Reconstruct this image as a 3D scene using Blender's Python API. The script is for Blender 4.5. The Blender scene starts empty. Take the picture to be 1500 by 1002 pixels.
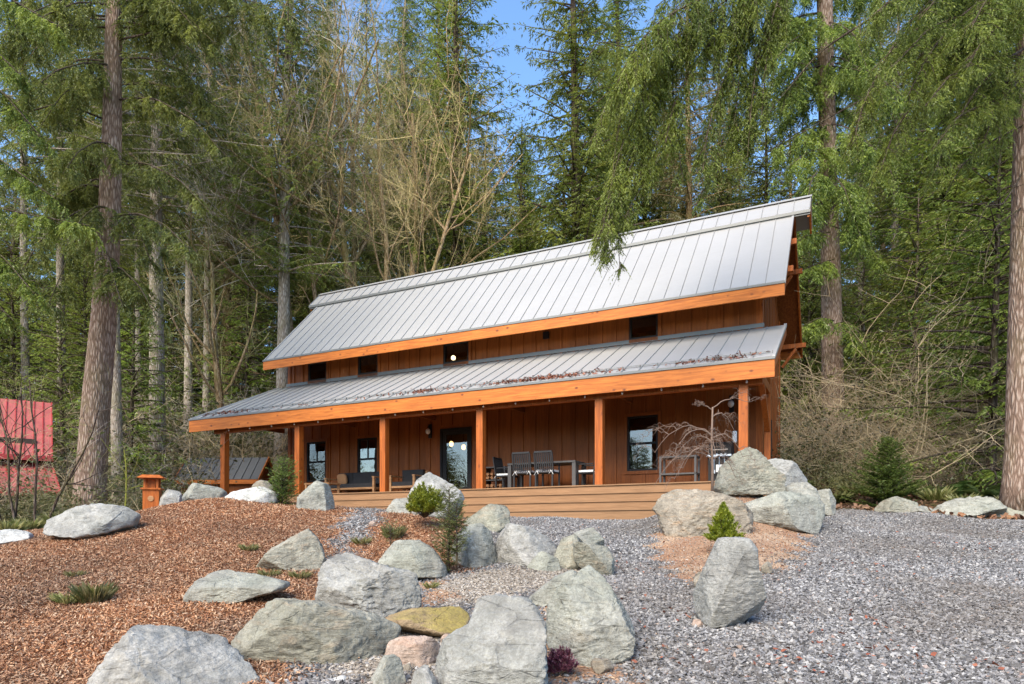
import bpy, math, random
import numpy as np
from mathutils import Vector, Matrix, noise as mnoise
random.seed(7)
RS = np.random.RandomState(11)
scene = bpy.context.scene
COL = scene.collection
F, CX, HY = 1000.0, 750.0, 779.0          # focal length in photo pixels, centre column, horizon row (camera at the origin)

def at(px, py, Y):
    return Vector(((px - CX) / F * Y, Y, (HY - py) / F * Y))

# ------------------------------------------------------------------ mesh collecting
class MB:
    def __init__(s): s.v = []; s.f = []; s.m = []; s.n = 0
    def add(s, vs, fs, mi=0):
        vs = np.asarray(vs, dtype=np.float32).reshape(-1, 3)
        s.v.append(vs)
        for f in fs: s.f.append([i + s.n for i in f]); s.m.append(mi)
        s.n += len(vs)
    def box(s, a, b, mi=0, mat=None):
        x0, y0, z0 = a; x1, y1, z1 = b
        vs = [(x0,y0,z0),(x1,y0,z0),(x1,y1,z0),(x0,y1,z0),(x0,y0,z1),(x1,y0,z1),(x1,y1,z1),(x0,y1,z1)]
        if mat is not None: vs = [tuple(mat @ Vector(p)) for p in vs]
        s.add(vs, [(3,2,1,0),(4,5,6,7),(0,1,5,4),(1,2,6,5),(2,3,7,6),(3,0,4,7)], mi)
    def bar(s, p, q, w, h, mi=0, up=(0,0,1)):
        p = Vector(p); q = Vector(q); d = q - p; L = d.length; d.normalize()
        r = d.cross(Vector(up))
        if r.length < 1e-4: r = Vector((1,0,0))
        r.normalize(); u = r.cross(d)
        M = Matrix(((r.x,d.x,u.x,p.x),(r.y,d.y,u.y,p.y),(r.z,d.z,u.z,p.z),(0,0,0,1)))
        s.box((-w/2,0,-h/2),(w/2,L,h/2),mi,M)
    def tube(s, pts, rad, n=6, mi=0, cap=True):
        pts = np.asarray([tuple(p) for p in pts], float); k = len(pts)
        rad = np.broadcast_to(np.asarray(rad, float), (k,))
        tan = np.gradient(pts, axis=0); tan /= (np.linalg.norm(tan, axis=1, keepdims=True) + 1e-9)
        ref = np.array([0.,0.,1.]) if abs(tan[0][2]) < .8 else np.array([1.,0.,0.])
        r = np.cross(tan, ref); r /= (np.linalg.norm(r, axis=1, keepdims=True) + 1e-9)
        u = np.cross(r, tan)
        a = np.arange(n) / n * 2 * np.pi
        vs = pts[:,None,:] + rad[:,None,None] * (np.cos(a)[None,:,None]*r[:,None,:] + np.sin(a)[None,:,None]*u[:,None,:])
        fs = []
        for i in range(k-1):
            for j in range(n):
                j2 = (j+1) % n
                fs.append((i*n+j, i*n+j2, (i+1)*n+j2, (i+1)*n+j))
        if cap and n > 3:
            fs.append(tuple(range(n-1,-1,-1))); fs.append(tuple((k-1)*n+j for j in range(n)))
        s.add(vs.reshape(-1,3), fs, mi)
    def lathe(s, prof, n=16, mi=0, c=(0,0,0)):
        vs = []; fs = []
        for r, z in prof:
            for j in range(n):
                a = j/n*2*math.pi; vs.append((c[0]+r*math.cos(a), c[1]+r*math.sin(a), c[2]+z))
        for i in range(len(prof)-1):
            for j in range(n):
                j2=(j+1)%n; fs.append((i*n+j,i*n+j2,(i+1)*n+j2,(i+1)*n+j))
        fs.append(tuple(range(n-1,-1,-1))); fs.append(tuple((len(prof)-1)*n+j for j in range(n)))
        s.add(vs, fs, mi)
    def build(s, name, mats, parent=None, smooth=False):
        V = np.concatenate(s.v) if s.v else np.zeros((0,3))
        return link(name, mesh_from(name, V, s.f, s.m, smooth), mats, parent)

def mesh_from(name, V, faces, mi=None, smooth=False):
    me = bpy.data.meshes.new(name)
    V = np.ascontiguousarray(V, dtype=np.float32)
    if isinstance(faces, np.ndarray):
        k = faces.shape[1]; tot = np.full(len(faces), k, np.int32); idx = faces.astype(np.int32).ravel()
    else:
        tot = np.array([len(f) for f in faces], np.int32)
        idx = np.array([i for f in faces for i in f], np.int32)
    me.vertices.add(len(V)); me.vertices.foreach_set('co', V.ravel())
    me.loops.add(len(idx)); me.loops.foreach_set('vertex_index', idx)
    me.polygons.add(len(tot))
    st = np.zeros(len(tot), np.int32); st[1:] = np.cumsum(tot)[:-1]
    me.polygons.foreach_set('loop_start', st)
    if mi is not None and len(tot): me.polygons.foreach_set('material_index', np.array(mi, np.int32))
    me.polygons.foreach_set('use_smooth', np.full(len(tot), smooth, bool))
    me.update(calc_edges=True)
    return me

def link(name, me, mats, parent=None):
    o = bpy.data.objects.new(name, me); COL.objects.link(o)
    if not isinstance(mats, (list, tuple)): mats = [mats]
    if len(me.materials) == 0:
        for m in mats: me.materials.append(m)
    if parent is not None: o.parent = parent
    return o

def tag(o, label, cat, group=None, kind=None):
    o['label'] = label; o['category'] = cat
    if group: o['group'] = group
    if kind: o['kind'] = kind
    return o
def empty(name, loc, rz=0, label=None, cat=None, group=None):
    o = bpy.data.objects.new(name, None); COL.objects.link(o); o.empty_display_size = .3
    o.location = loc; o.rotation_euler = (0,0,rz)
    if label: tag(o, label, cat, group)
    return o
def struct(o): o['kind'] = 'structure'; return o
def copy_tree(o, parent=None):
    c = o.copy(); COL.objects.link(c)
    if parent is not None: c.parent = parent
    for ch in [x for x in bpy.data.objects if x.parent == o]: copy_tree(ch, c)
    return c

# ------------------------------------------------------------------ materials
class NT:
    def __init__(s, name):
        s.m = bpy.data.materials.new(name); s.m.use_nodes = True
        s.t = s.m.node_tree; s.t.nodes.clear()
        s.out = s.n('ShaderNodeOutputMaterial')
    def n(s, ty, **kw):
        nd = s.t.nodes.new(ty)
        for k, v in kw.items():
            if k in nd.inputs.keys() if isinstance(k, str) and hasattr(nd.inputs,'keys') else False: nd.inputs[k].default_value = v
            else: setattr(nd, k, v)
        return nd
    def l(s, a, b): s.t.links.new(a, b)
    def coord(s, kind='Object', scale=(1,1,1)):
        tc = s.n('ShaderNodeTexCoord'); mp = s.n('ShaderNodeMapping'); mp.inputs['Scale'].default_value = scale
        s.l(tc.outputs[kind], mp.inputs['Vector']); return mp.outputs['Vector']
    def noise(s, vec, scale, detail=4, rough=.55, dist=0):
        nd = s.n('ShaderNodeTexNoise'); nd.inputs['Scale'].default_value = scale; nd.inputs['Detail'].default_value = detail
        nd.inputs['Roughness'].default_value = rough; nd.inputs['Distortion'].default_value = dist
        if vec is not None: s.l(vec, nd.inputs['Vector'])
        return nd
    def voro(s, vec, scale, feature='F1', rnd=1):
        nd = s.n('ShaderNodeTexVoronoi'); nd.feature = feature; nd.inputs['Scale'].default_value = scale
        nd.inputs['Randomness'].default_value = rnd
        s.l(vec, nd.inputs['Vector']); return nd
    def ramp(s, fac, stops, interp='LINEAR'):
        r = s.n('ShaderNodeValToRGB'); r.color_ramp.interpolation = interp
        el = r.color_ramp.elements
        while len(el) < len(stops): el.new(.5)
        for e, (p, c) in zip(el, stops):
            e.position = p; e.color = (c[0], c[1], c[2], 1) if not isinstance(c, (int, float)) else (c, c, c, 1)
        s.l(fac, r.inputs['Fac']); return r.outputs['Color']
    def mix(s, fac, a, b, mode='MIX'):
        m = s.n('ShaderNodeMix'); m.data_type = 'RGBA'; m.blend_type = mode
        for sock, val in ((m.inputs[0], fac), (m.inputs[6], a), (m.inputs[7], b)):
            if isinstance(val, bpy.types.NodeSocket): s.l(val, sock)
            elif isinstance(val, (int, float)) and sock == m.inputs[0]: sock.default_value = val
            else:
                c = val if not isinstance(val, (int, float)) else (val, val, val)
                sock.default_value = (c[0], c[1], c[2], 1)
        return m.outputs[2]
    def math(s, op, a, b=0.):
        m = s.n('ShaderNodeMath'); m.operation = op
        for i, val in enumerate((a, b)):
            if isinstance(val, bpy.types.NodeSocket): s.l(val, m.inputs[i])
            else: m.inputs[i].default_value = val
        return m.outputs[0]
    def bump(s, h, strength=.5, dist=.02, nrm=None):
        b = s.n('ShaderNodeBump'); b.inputs['Strength'].default_value = strength; b.inputs['Distance'].default_value = dist
        s.l(h, b.inputs['Height'])
        if nrm is not None: s.l(nrm, b.inputs['Normal'])
        return b.outputs['Normal']
    def principled(s, col, rough=.6, metal=0, nrm=None, spec=.5):
        p = s.n('ShaderNodeBsdfPrincipled')
        if isinstance(col, bpy.types.NodeSocket): s.l(col, p.inputs['Base Color'])
        else: p.inputs['Base Color'].default_value = (*col, 1)
        if isinstance(rough, bpy.types.NodeSocket): s.l(rough, p.inputs['Roughness'])
        else: p.inputs['Roughness'].default_value = rough
        p.inputs['Metallic'].default_value = metal; p.inputs['Specular IOR Level'].default_value = spec
        if nrm is not None: s.l(nrm, p.inputs['Normal'])
        s.l(p.outputs[0], s.out.inputs['Surface']); return p

def m_plain(name, col, rough=.6, metal=0, var=.15, scale=6, bump=.0):
    t = NT(name); v = t.coord('Object'); n = t.noise(v, scale, 5)
    c = t.mix(n.outputs['Fac'], [x*(1-var) for x in col], [min(1, x*(1+var)) for x in col])
    t.principled(c, rough, metal, t.bump(n.outputs['Fac'], bump, .01) if bump else None); return t.m

def m_wood(name, c0, c1, knot=(.12,.03,.01), axis=0, rough=.55, knots=.5, board=0):
    t = NT(name)
    sc = [14,14,14]; sc[axis] = .9
    v = t.coord('Object', sc); n = t.noise(v, 1.6, 6, .6, .6)
    v2 = t.coord('Object'); n2 = t.noise(v2, .8, 3)
    col = t.mix(t.ramp(n.outputs['Fac'], [(.38,0),(.62,1)]), [x*.85 for x in c0], [x*1.1 for x in c1])
    col = t.mix(t.math('MULTIPLY', n2.outputs['Fac'], .45), col, [x*.55 for x in c0])
    ks = [5,5,5]; ks[axis] = 3.2
    vo = t.voro(t.coord('Object', ks), 1.0)
    k = t.ramp(vo.outputs['Distance'], [(.08,1),(.2,0)])
    k2 = t.ramp(t.noise(v2, 2.1, 2).outputs['Fac'], [(.40,0),(.46,1)])
    col = t.mix(t.math('MULTIPLY', t.math('MULTIPLY', k, k2), knots), col, knot)
    if board:                                                      # every board took the stain a little differently
        tc = t.n('ShaderNodeTexCoord'); sx = t.n('ShaderNodeSeparateXYZ'); t.l(tc.outputs['Object'], sx.inputs[0])
        fl = t.math('FLOOR', t.math('DIVIDE', t.math('ADD', sx.outputs[0], sx.outputs[1]), board)); wn = t.n('ShaderNodeTexWhiteNoise'); wn.noise_dimensions = '1D'; t.l(fl, wn.inputs['W'])
        col = t.mix(t.math('MULTIPLY', wn.outputs['Value'], .42), col, [x*.45 for x in c0])
    t.principled(col, rough, 0, t.bump(n.outputs['Fac'], .25, .01), .3); return t.m

def m_foliage(name, dark, mid, lite, trans=.35, nscale=.5):
    t = NT(name)
    g = t.n('ShaderNodeNewGeometry'); oi = t.n('ShaderNodeObjectInfo')
    v = t.coord('Object'); n = t.noise(v, nscale, 3)
    c = t.ramp(g.outputs['Random Per Island'], [(0, dark), (.55, mid), (1, lite)])
    c = t.mix(t.ramp(n.outputs['Fac'], [(.46,0),(.62,.65)]), c, lite)
    n2 = t.noise(v, nscale*3.1, 3); c = t.mix(t.ramp(n2.outputs['Fac'], [(.38,.5),(.52,0)]), c, dark)
    hs = t.n('ShaderNodeHueSaturation')
    t.l(c, hs.inputs['Color'])
    t.l(t.math('ADD', t.math('MULTIPLY', oi.outputs['Random'], .03), .485), hs.inputs['Hue'])
    t.l(t.math('ADD', t.math('MULTIPLY', oi.outputs['Random'], .5), .75), hs.inputs['Value'])
    d = t.n('ShaderNodeBsdfDiffuse'); tr = t.n('ShaderNodeBsdfTranslucent'); mx = t.n('ShaderNodeMixShader')
    t.l(hs.outputs[0], d.inputs[0]); t.l(hs.outputs[0], tr.inputs[0]); mx.inputs[0].default_value = trans
    t.l(d.outputs[0], mx.inputs[1]); t.l(tr.outputs[0], mx.inputs[2])
    gl = t.n('ShaderNodeBsdfGlossy'); gl.inputs['Roughness'].default_value = .45; gl.inputs[0].default_value = (.7,.75,.7,1)
    m2 = t.n('ShaderNodeMixShader'); m2.inputs[0].default_value = .05
    t.l(mx.outputs[0], m2.inputs[1]); t.l(gl.outputs[0], m2.inputs[2])
    t.l(m2.outputs[0], t.out.inputs['Surface']); return t.m

def m_bark(name, c0, c1, moss=0.2, scale=1., mosscol=(.13,.14,.03)):
    t = NT(name); v = t.coord('Object', (9*scale, 9*scale, 1.6*scale)); n = t.noise(v, 1.5, 8, .65, .5)
    vo = t.voro(t.coord('Object', (11*scale, 11*scale, 2.2*scale)), 1.6, 'DISTANCE_TO_EDGE')
    h = t.math('ADD', t.math('MULTIPLY', t.ramp(vo.outputs['Distance'], [(0,0),(.35,1)]), .6), n.outputs['Fac'])
    c = t.ramp(h, [(.25, [x*.35 for x in c0]), (.7, c0), (1.0, c1)])
    n2 = t.noise(t.coord('Object', (1,1,.6)), 1.1, 6, .65)
    c = t.mix(t.math('MULTIPLY', t.ramp(n2.outputs['Fac'], [(.48,0),(.6,1)]), moss), c, mosscol)
    t.principled(c, .95, 0, t.bump(h, .9, .03), .1); return t.m

def m_rock(name, base, warm, green, seed=0, stain=.4, moss=0):
    t = NT(name)
    tc = t.n('ShaderNodeTexCoord'); oi = t.n('ShaderNodeObjectInfo')
    ad = t.n('ShaderNodeVectorMath'); ad.operation = 'ADD'
    cx = t.n('ShaderNodeCombineXYZ'); t.l(t.math('MULTIPLY', oi.outputs['Random'], 37), cx.inputs[0]); cx.inputs[1].default_value = seed
    t.l(tc.outputs['Object'], ad.inputs[0]); t.l(cx.outputs[0], ad.inputs[1]); v = ad.outputs[0]
    n1 = t.noise(v, 1.7, 8, .62, .3); n2 = t.noise(v, 7, 8, .7); n3 = t.noise(v, 45, 4, .7)
    ms = t.n('ShaderNodeMapping'); ms.inputs['Scale'].default_value = (1.5,1.2,5); ms.inputs['Rotation'].default_value = (.4,.5,.3)
    t.l(v, ms.inputs['Vector']); st = t.noise(ms.outputs[0], 2.2, 7, .68, 1.2)
    c = t.mix(t.ramp(n1.outputs['Fac'], [(.36,0),(.64,1)]), base, [min(1,x*1.45) for x in base])
    c = t.mix(t.ramp(n2.outputs['Fac'], [(.3,.9),(.58,0)]), c, [x*.45 for x in base])
    c = t.mix(t.math('MULTIPLY', t.ramp(st.outputs['Fac'], [(.52,0),(.66,1)]), stain), c, warm)
    nb = t.noise(v, .9, 5, .6)
    c = t.mix(t.math('MULTIPLY', t.ramp(nb.outputs['Fac'], [(.45,0),(.62,1)]), .35), c, green)
    if moss:
        g = t.n('ShaderNodeNewGeometry'); sz = t.n('ShaderNodeSeparateXYZ'); t.l(g.outputs['Normal'], sz.inputs[0])
        c = t.mix(t.math('MULTIPLY', t.ramp(sz.outputs[2], [(.55,0),(.8,1)]), t.ramp(nb.outputs['Fac'], [(.47,0),(.58,.6)])), c, (.36,.30,.05))
    c = t.mix(t.ramp(t.noise(v, 3.1, 9, .75, .8).outputs['Fac'], [(.60,0),(.70,.6)]), c, [min(.8,x*1.9) for x in base])
    c = t.mix(t.ramp(n3.outputs['Fac'], [(.42,.4),(.6,0)]), c, [x*.45 for x in base])
    cr = t.voro(ms.outputs[0], 1.3, 'DISTANCE_TO_EDGE'); 
    crk = t.ramp(t.math('ADD', cr.outputs['Distance'], t.math('MULTIPLY', n2.outputs['Fac'], .12)), [(.052,1),(.07,0)])
    c = t.mix(t.math('MULTIPLY', crk, .35), c, [x*.3 for x in base])
    h = t.math('ADD', t.math('MULTIPLY', n2.outputs['Fac'], 1.), t.math('ADD', t.math('MULTIPLY', st.outputs['Fac'], 1.2), t.math('MULTIPLY', n3.outputs['Fac'], .25)))
    h = t.math('SUBTRACT', h, t.math('MULTIPLY', crk, .25))
    t.principled(c, .88, 0, t.bump(h, .75, .05), .25); return t.m

def m_island(name, stops, rough=.9, bscale=60):
    t = NT(name); g = t.n('ShaderNodeNewGeometry'); v = t.coord('Object'); n = t.noise(v, bscale, 3)
    c = t.ramp(g.outputs['Random Per Island'], stops)
    c = t.mix(t.ramp(n.outputs['Fac'], [(.35,.45),(.6,0)]), c, (.08,.07,.06))
    big = t.noise(v, .55, 4)
    c = t.mix(t.ramp(big.outputs['Fac'], [(.35,.5),(.6,0)]), c, (.13,.11,.09))
    t.principled(c, rough, 0, None, .2); return t.m

M = {}
M['fascia'] = m_wood('orange_cedar', (.46,.128,.018), (.58,.18,.028), axis=0, knots=.9)
M['post'] = m_wood('orange_cedar_post', (.35,.088,.013), (.45,.122,.019), axis=2, knots=.6)
M['siding'] = m_wood('stained_siding', (.30,.083,.013), (.345,.10,.017), axis=2, knots=.3, board=.41)
M['soffit'] = m_wood('soffit_boards', (.2,.055,.014), (.27,.085,.02), axis=1, knots=.3)
M['deckside'] = m_wood('composite_deck', (.285,.16,.078), (.305,.172,.086), axis=0, knots=0, rough=.7)
M['cedar_light'] = m_wood('weathered_teak', (.38,.20,.09), (.5,.28,.13), axis=0, knots=0)
t = NT('standing_seam_metal'); v = t.coord('Object'); n = t.noise(v, .7, 6, .6); n2 = t.noise(t.coord('Object', (1,6,6)), 3, 6, .7)
c = t.mix(n.outputs['Fac'], (.34,.34,.332), (.41,.407,.397)); c = t.mix(t.ramp(n2.outputs['Fac'], [(.5,0),(.8,.35)]), c, (.29,.285,.26))
t.principled(c, .42, .15, None, .5); M['roof'] = t.m
t = NT('flat_grey_metal'); t.principled((.16,.165,.16), .5, .3); M['trim'] = t.m
M['darkroof'] = m_plain('dark_metal_roof', (.12,.13,.145), .45, .3)
M['redroof'] = m_plain('faded_red_metal', (.36,.085,.08), .6, 0, .45, 3)
M['redtrim'] = m_plain('red_trim', (.33,.03,.03), .5)
M['black'] = m_plain('black_frame', (.009,.008,.008), .7, 0)
M['blackmetal'] = m_plain('black_steel', (.02,.02,.022), .35, .4)
M['darkwall'] = m_plain('dark_weathered_wall', (.05,.035,.028), .9)
M['greywood'] = m_plain('grey_painted_frame', (.075,.072,.07), .6, 0, .2, 9)
M['chairgrey'] = m_plain('charcoal_slats', (.014,.0145,.016), .7, 0)
M['steel'] = m_plain('brushed_steel', (.55,.56,.57), .3, .9)
M['white'] = m_plain('white_enamel', (.75,.75,.73), .4, 0, .05)
M['cushion'] = m_plain('dark_cushion', (.028,.028,.03), .9, 0, .3, 8, .3)
M['tan_cushion'] = m_plain('tan_pillow', (.42,.22,.10), .9, 0, .2, 8, .3)
t = NT('striped_cushion'); v = t.coord('Object'); w = t.n('ShaderNodeTexWave'); w.inputs['Scale'].default_value = 6; t.l(v, w.inputs['Vector'])
t.principled(t.ramp(w.outputs['Fac'], [(.4,(.03,.03,.05)),(.5,(.7,.7,.7))]), .9); M['stripes'] = t.m
M['firewood'] = m_plain('split_firewood', (.34,.17,.08), .9, 0, .5, 25)
M['barkend'] = m_plain('log_bark', (.08,.045,.03), .95)
M['interior'] = m_plain('interior_plaster', (.42,.30,.19), .9)
M['intfloor'] = m_plain('interior_floor', (.2,.11,.06), .6)
t = NT('window_glass')
fr = t.n('ShaderNodeFresnel'); fr.inputs[0].default_value = 1.5
v = t.coord('Object'); nb = t.bump(t.noise(v, 1.3, 2).outputs['Fac'], .12, .02)
gl = t.n('ShaderNodeBsdfGlossy'); gl.inputs['Roughness'].default_value = .01; t.l(nb, gl.inputs['Normal'])
tr = t.n('ShaderNodeBsdfTransparent'); tr.inputs[0].default_value = (.72,.76,.74,1)
mx = t.n('ShaderNodeMixShader'); t.l(t.math('MINIMUM', t.math('ADD', t.math('MULTIPLY', fr.outputs[0], 1.7), .03), 1.), mx.inputs[0]); t.l(tr.outputs[0], mx.inputs[1]); t.l(gl.outputs[0], mx.inputs[2])
t.l(mx.outputs[0], t.out.inputs['Surface']); M['glass'] = t.m
def m_emit(name, col, s):
    t = NT(name); e = t.n('ShaderNodeEmission'); e.inputs[0].default_value = (*col, 1); e.inputs[1].default_value = s
    t.l(e.outputs[0], t.out.inputs['Surface']); return t.m
M['lampglow'] = m_emit('lit_pendant', (1,.55,.2), 2.6)
M['globeglow'] = m_emit('lit_globe', (1,.72,.42), 3.2)
M['frosted'] = m_plain('frosted_globe', (.8,.78,.74), .25, 0, .05)
# vegetation
M['fir'] = m_foliage('fir_needles', (.072,.098,.022), (.155,.195,.040), (.30,.33,.065), .46)
M['hemlock'] = m_foliage('hemlock_needles', (.062,.092,.016), (.155,.200,.032), (.32,.36,.065), .47)
M['cedar'] = m_foliage('cedar_sprays', (.080,.12,.022), (.18,.235,.036), (.34,.39,.07), .48)
M['olive'] = m_foliage('olive_needles', (.12,.118,.036), (.215,.205,.065), (.34,.31,.12), .45)
M['limegreen'] = m_foliage('dwarf_conifer_needles', (.10,.15,.012), (.25,.31,.022), (.42,.46,.05), .42, 6)
M['midgreen'] = m_foliage('young_fir_needles', (.08,.14,.03), (.17,.26,.055), (.28,.38,.09), .45, 3)
M['pinegreen'] = m_foliage('young_pine_needles', (.08,.11,.03), (.17,.21,.06), (.30,.33,.13), .45, 5)
M['fern'] = m_foliage('fern_fronds', (.03,.055,.012), (.08,.125,.025), (.17,.21,.06), .4, 2)
M['heather'] = m_foliage('purple_heather', (.10,.025,.045), (.22,.06,.10), (.34,.14,.18), .3, 9)
M['drygrass'] = m_foliage('dry_grass_blades', (.09,.11,.025), (.20,.21,.06), (.38,.33,.15), .4, 6)
M['brushleaf'] = m_foliage('brush_leaves', (.05,.065,.02), (.13,.14,.045), (.26,.24,.12), .4, 2)
M['bark'] = m_bark('fir_bark', (.23,.155,.115), (.40,.31,.25), .15)
M['bark_grey'] = m_bark('grey_bark', (.29,.24,.19), (.47,.42,.36), .25)
M['bark_moss'] = m_bark('mossy_bark', (.27,.18,.10), (.45,.35,.22), .55, 1., (.17,.15,.03))
M['bark_dark'] = m_bark('dark_bark', (.07,.05,.04), (.14,.11,.09), .3)
M['mossgreen'] = m_plain('yellow_moss', (.22,.22,.03), .95, 0, .4, 14, .6)
M['twig'] = m_plain('tan_twigs', (.46,.36,.22), .9, 0, .35, 3)
M['twig_gold'] = m_plain('golden_twigs', (.48,.38,.175), .9, 0, .35, 1.5)
M['twig_grey'] = m_plain('grey_twigs', (.40,.35,.28), .9, 0, .35, 3)
M['twig_olive'] = m_plain('mossy_twigs', (.30,.28,.12), .9, 0, .4, 3)
M['twig_red'] = m_plain('reddish_twigs', (.17,.115,.085), .85, 0, .3, 5)
ROCKM = [m_rock('boulder_grey_green', (.325,.325,.283), (.40,.32,.23), (.265,.30,.235), 1, .25),
         m_rock('boulder_blue_grey', (.345,.342,.318), (.41,.35,.27), (.295,.315,.275), 5, .15),
         m_rock('boulder_olive', (.30,.292,.238), (.43,.32,.215), (.28,.31,.235), 9, .5),
         m_rock('boulder_brown', (.30,.265,.21), (.40,.27,.16), (.2,.2,.15), 13, .7),
         m_rock('boulder_pink', (.42,.33,.27), (.47,.31,.23), (.38,.33,.29), 17, .6),
         m_rock('boulder_white', (.52,.52,.49), (.46,.42,.35), (.42,.44,.39), 21, .15),
         m_rock('boulder_mossy_brown', (.33,.24,.15), (.42,.27,.13), (.27,.22,.12), 25, .7, 1)]
M['gravel'] = m_island('gravel_stones', [(0,(.075,.075,.078)),(.3,(.165,.166,.172)),(.62,(.27,.27,.277)),(.88,(.385,.385,.38)),(.975,(.52,.515,.50)),(.985,(.30,.19,.15)),(1,(.40,.33,.27))])
M['tangravel'] = m_island('tan_pebbles', [(0,(.19,.165,.14)),(.4,(.34,.30,.25)),(.8,(.47,.43,.37)),(1,(.58,.56,.52))])
M['mulch'] = m_island('bark_mulch_chips', [(0,(.17,.065,.03)),(.22,(.36,.155,.07)),(.55,(.54,.27,.135)),(.85,(.66,.42,.25)),(1,(.72,.55,.39))])
M['litter'] = m_island('fallen_leaves', [(0,(.10,.045,.02)),(.5,(.24,.10,.05)),(1,(.38,.2,.09))])
M['redlitter'] = m_island('rust_leaves', [(0,(.20,.05,.03)),(.5,(.34,.10,.05)),(1,(.42,.2,.13))])

# ------------------------------------------------------------------ terrain
def sst(a, b, x):
    t = np.clip((x-a)/(b-a), 0, 1); return t*t*(3-2*t)
def gz(x, y):
    x = np.asarray(x, float); y = np.asarray(y, float)
    base = -1.6 + .137*np.maximum(y, -3) + .12*np.clip(-y-14, 0, 30)
    cap = .3 + .35*sst(4.2, 6.8, x)
    k = .12
    z = np.where(y < -10, base, -k*np.log(np.exp(-np.clip(base,-5,8)/k) + np.exp(-cap/k)))
    yr = 15.6 + 12*sst(9, 4, x)*sst(-12.5, -9.5, x) - 1.2*sst(-10, -12.5, x)
    z = z + .15*np.clip(y-yr, 0, 60)*(1-.0*y)
    def g(cx, cy, sx, sy, a): return a*np.exp(-((x-cx)/sx)**2 - ((y-cy)/sy)**2)
    z = z + g(-4.9, 12.0, 3.0, 2.9, .50) - .10*np.clip(-x-6.2, 0, 6)*sst(16,12,y)
    z = z + g(-1.6, 10.4, 1.3, 1.3, .26) + g(3.95, 12.2, 1.25, 1.0, .70) + g(3.3, 10.6, 1.2, 1.0, .12)
    z = z - g(-18, 22, 6.0, 6.0, 3.0)
    z = z + .03*np.sin(x*1.7+y*.9) + .02*np.sin(x*3.1-y*2.3+1) 
    return z
def gz1(x, y): return float(gz(x, y))
def ground_ray(px, py, y0=3.2, y1=60):
    ys = np.arange(y0, y1, .02); xs = (px-CX)/F*ys; zs = (HY-py)/F*ys
    hit = np.nonzero(zs <= gz(xs, ys))[0]
    # first crossing from above
    i = hit[0] if len(hit) else len(ys)-1
    return xs[i], ys[i]

def poly_world(pts): return [ground_ray(a, b) for a, b in pts]
def in_poly(x, y, P):
    r = np.zeros(x.shape, bool); n = len(P); j = n-1
    for i in range(n):
        xi, yi = P[i]; xj, yj = P[j]
        c = ((yi > y) != (yj > y)) & (x < (xj-xi)*(y-yi)/((yj-yi) if yj != yi else 1e-9) + xi)
        r ^= c; j = i
    return r
MULCH_L = [(-12,4.0),(-1.9,3.4),(-1.35,5.2)] + poly_world([(560,905),(566,870),(500,850),(474,832),(486,800),(492,782),(494,771)]) + [(-3.0,13.3),(-4.8,14.2),(-7.5,14.6),(-12,13.4)]
MULCH_C = poly_world([(515,822),(520,795),(548,775),(560,757),(600,745),(668,752),(690,790),(690,835),(640,845),(560,835)])
SAND = [poly_world([(950,800),(965,775),(1000,745),(1060,722),(1120,735),(1180,775),(1185,800),(1150,835),(1090,850),(1020,868),(985,845)]),
        poly_world([(778,1000),(786,900),(812,858),(850,880),(845,960),(905,962),(935,1001)]),
        poly_world([(612,850),(655,850),(660,890),(600,892),(605,870)])]
SAND[0] += []
TAN = poly_world([(640,850),(700,838),(815,832),(850,838),(800,868),(720,880),(690,880),(560,935),(470,1001),(640,1001),(660,930)])
def zones(x, y):
    jx = x + .10*np.sin(y*9+x*3)+.05*np.sin(x*23+y*17); jy = y + .10*np.sin(x*8-y*4)+.05*np.sin(x*19-y*27)
    z = np.zeros(x.shape, int)                                    # 0 grey gravel
    z[in_poly(jx, jy, TAN)] = 3
    for P in SAND: z[in_poly(jx, jy, P)] = 2
    z[in_poly(jx, jy, MULCH_L) | in_poly(jx, jy, MULCH_C)] = 1
    edge = 15.1 - .35*sst(8,11,jx)*1 + 10*sst(6.5,5.0,jx)
    z[(jy > edge) | (jx > 12.5 + (jy-4)*.2) | ((jx < -6.5) & (jy > 14.2)) | (jx < -12) | ((jx>5.5)&(jy-.9*(8.4-jx)>14.6))] = 4
    return z

def terrain(name, xs, ys, off=0.):
    X, Y = np.meshgrid(xs, ys); Z = gz(X, Y) + off
    V = np.stack([X, Y, Z], -1).reshape(-1, 3); nx, ny = len(xs), len(ys)
    a = (np.arange(ny-1)[:,None]*nx + np.arange(nx-1)[None,:]).ravel()
    Fc = np.stack([a, a+1, a+1+nx, a+nx], -1)
    me = mesh_from(name, V, Fc, None, True)
    z = zones(X.ravel(), Y.ravel())
    c = np.zeros((len(V), 4), np.float32); c[:,3] = 1
    c[z==1,0] = 1; c[z==2,1] = 1; c[z==4,2] = 1; c[z==3,3] = 0
    ca = me.color_attributes.new('zone', 'FLOAT_COLOR', 'POINT'); ca.data.foreach_set('color', c.ravel())
    return me
t = NT('ground_surface')
at_ = t.n('ShaderNodeAttribute'); at_.attribute_name = 'zone'; sp = t.n('ShaderNodeSeparateColor'); t.l(at_.outputs['Color'], sp.inputs[0])
v = t.coord('Object')
vo = t.voro(v, 30); vr = t.n('ShaderNodeSeparateColor'); t.l(vo.outputs['Color'], vr.inputs[0])
gv = t.ramp(vr.outputs[0], [(0,(.09,.088,.088)),(.5,(.22,.215,.21)),(.85,(.36,.35,.34)),(1,(.5,.46,.42))])
gv = t.mix(t.ramp(vo.outputs['Distance'], [(.35,0),(.75,.75)]), gv, (.035,.033,.03))
tanv = t.ramp(vr.outputs[1], [(0,(.17,.14,.11)),(.6,(.36,.31,.25)),(1,(.5,.46,.4))])
gv = t.mix(at_.outputs['Alpha'], tanv, gv)
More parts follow.
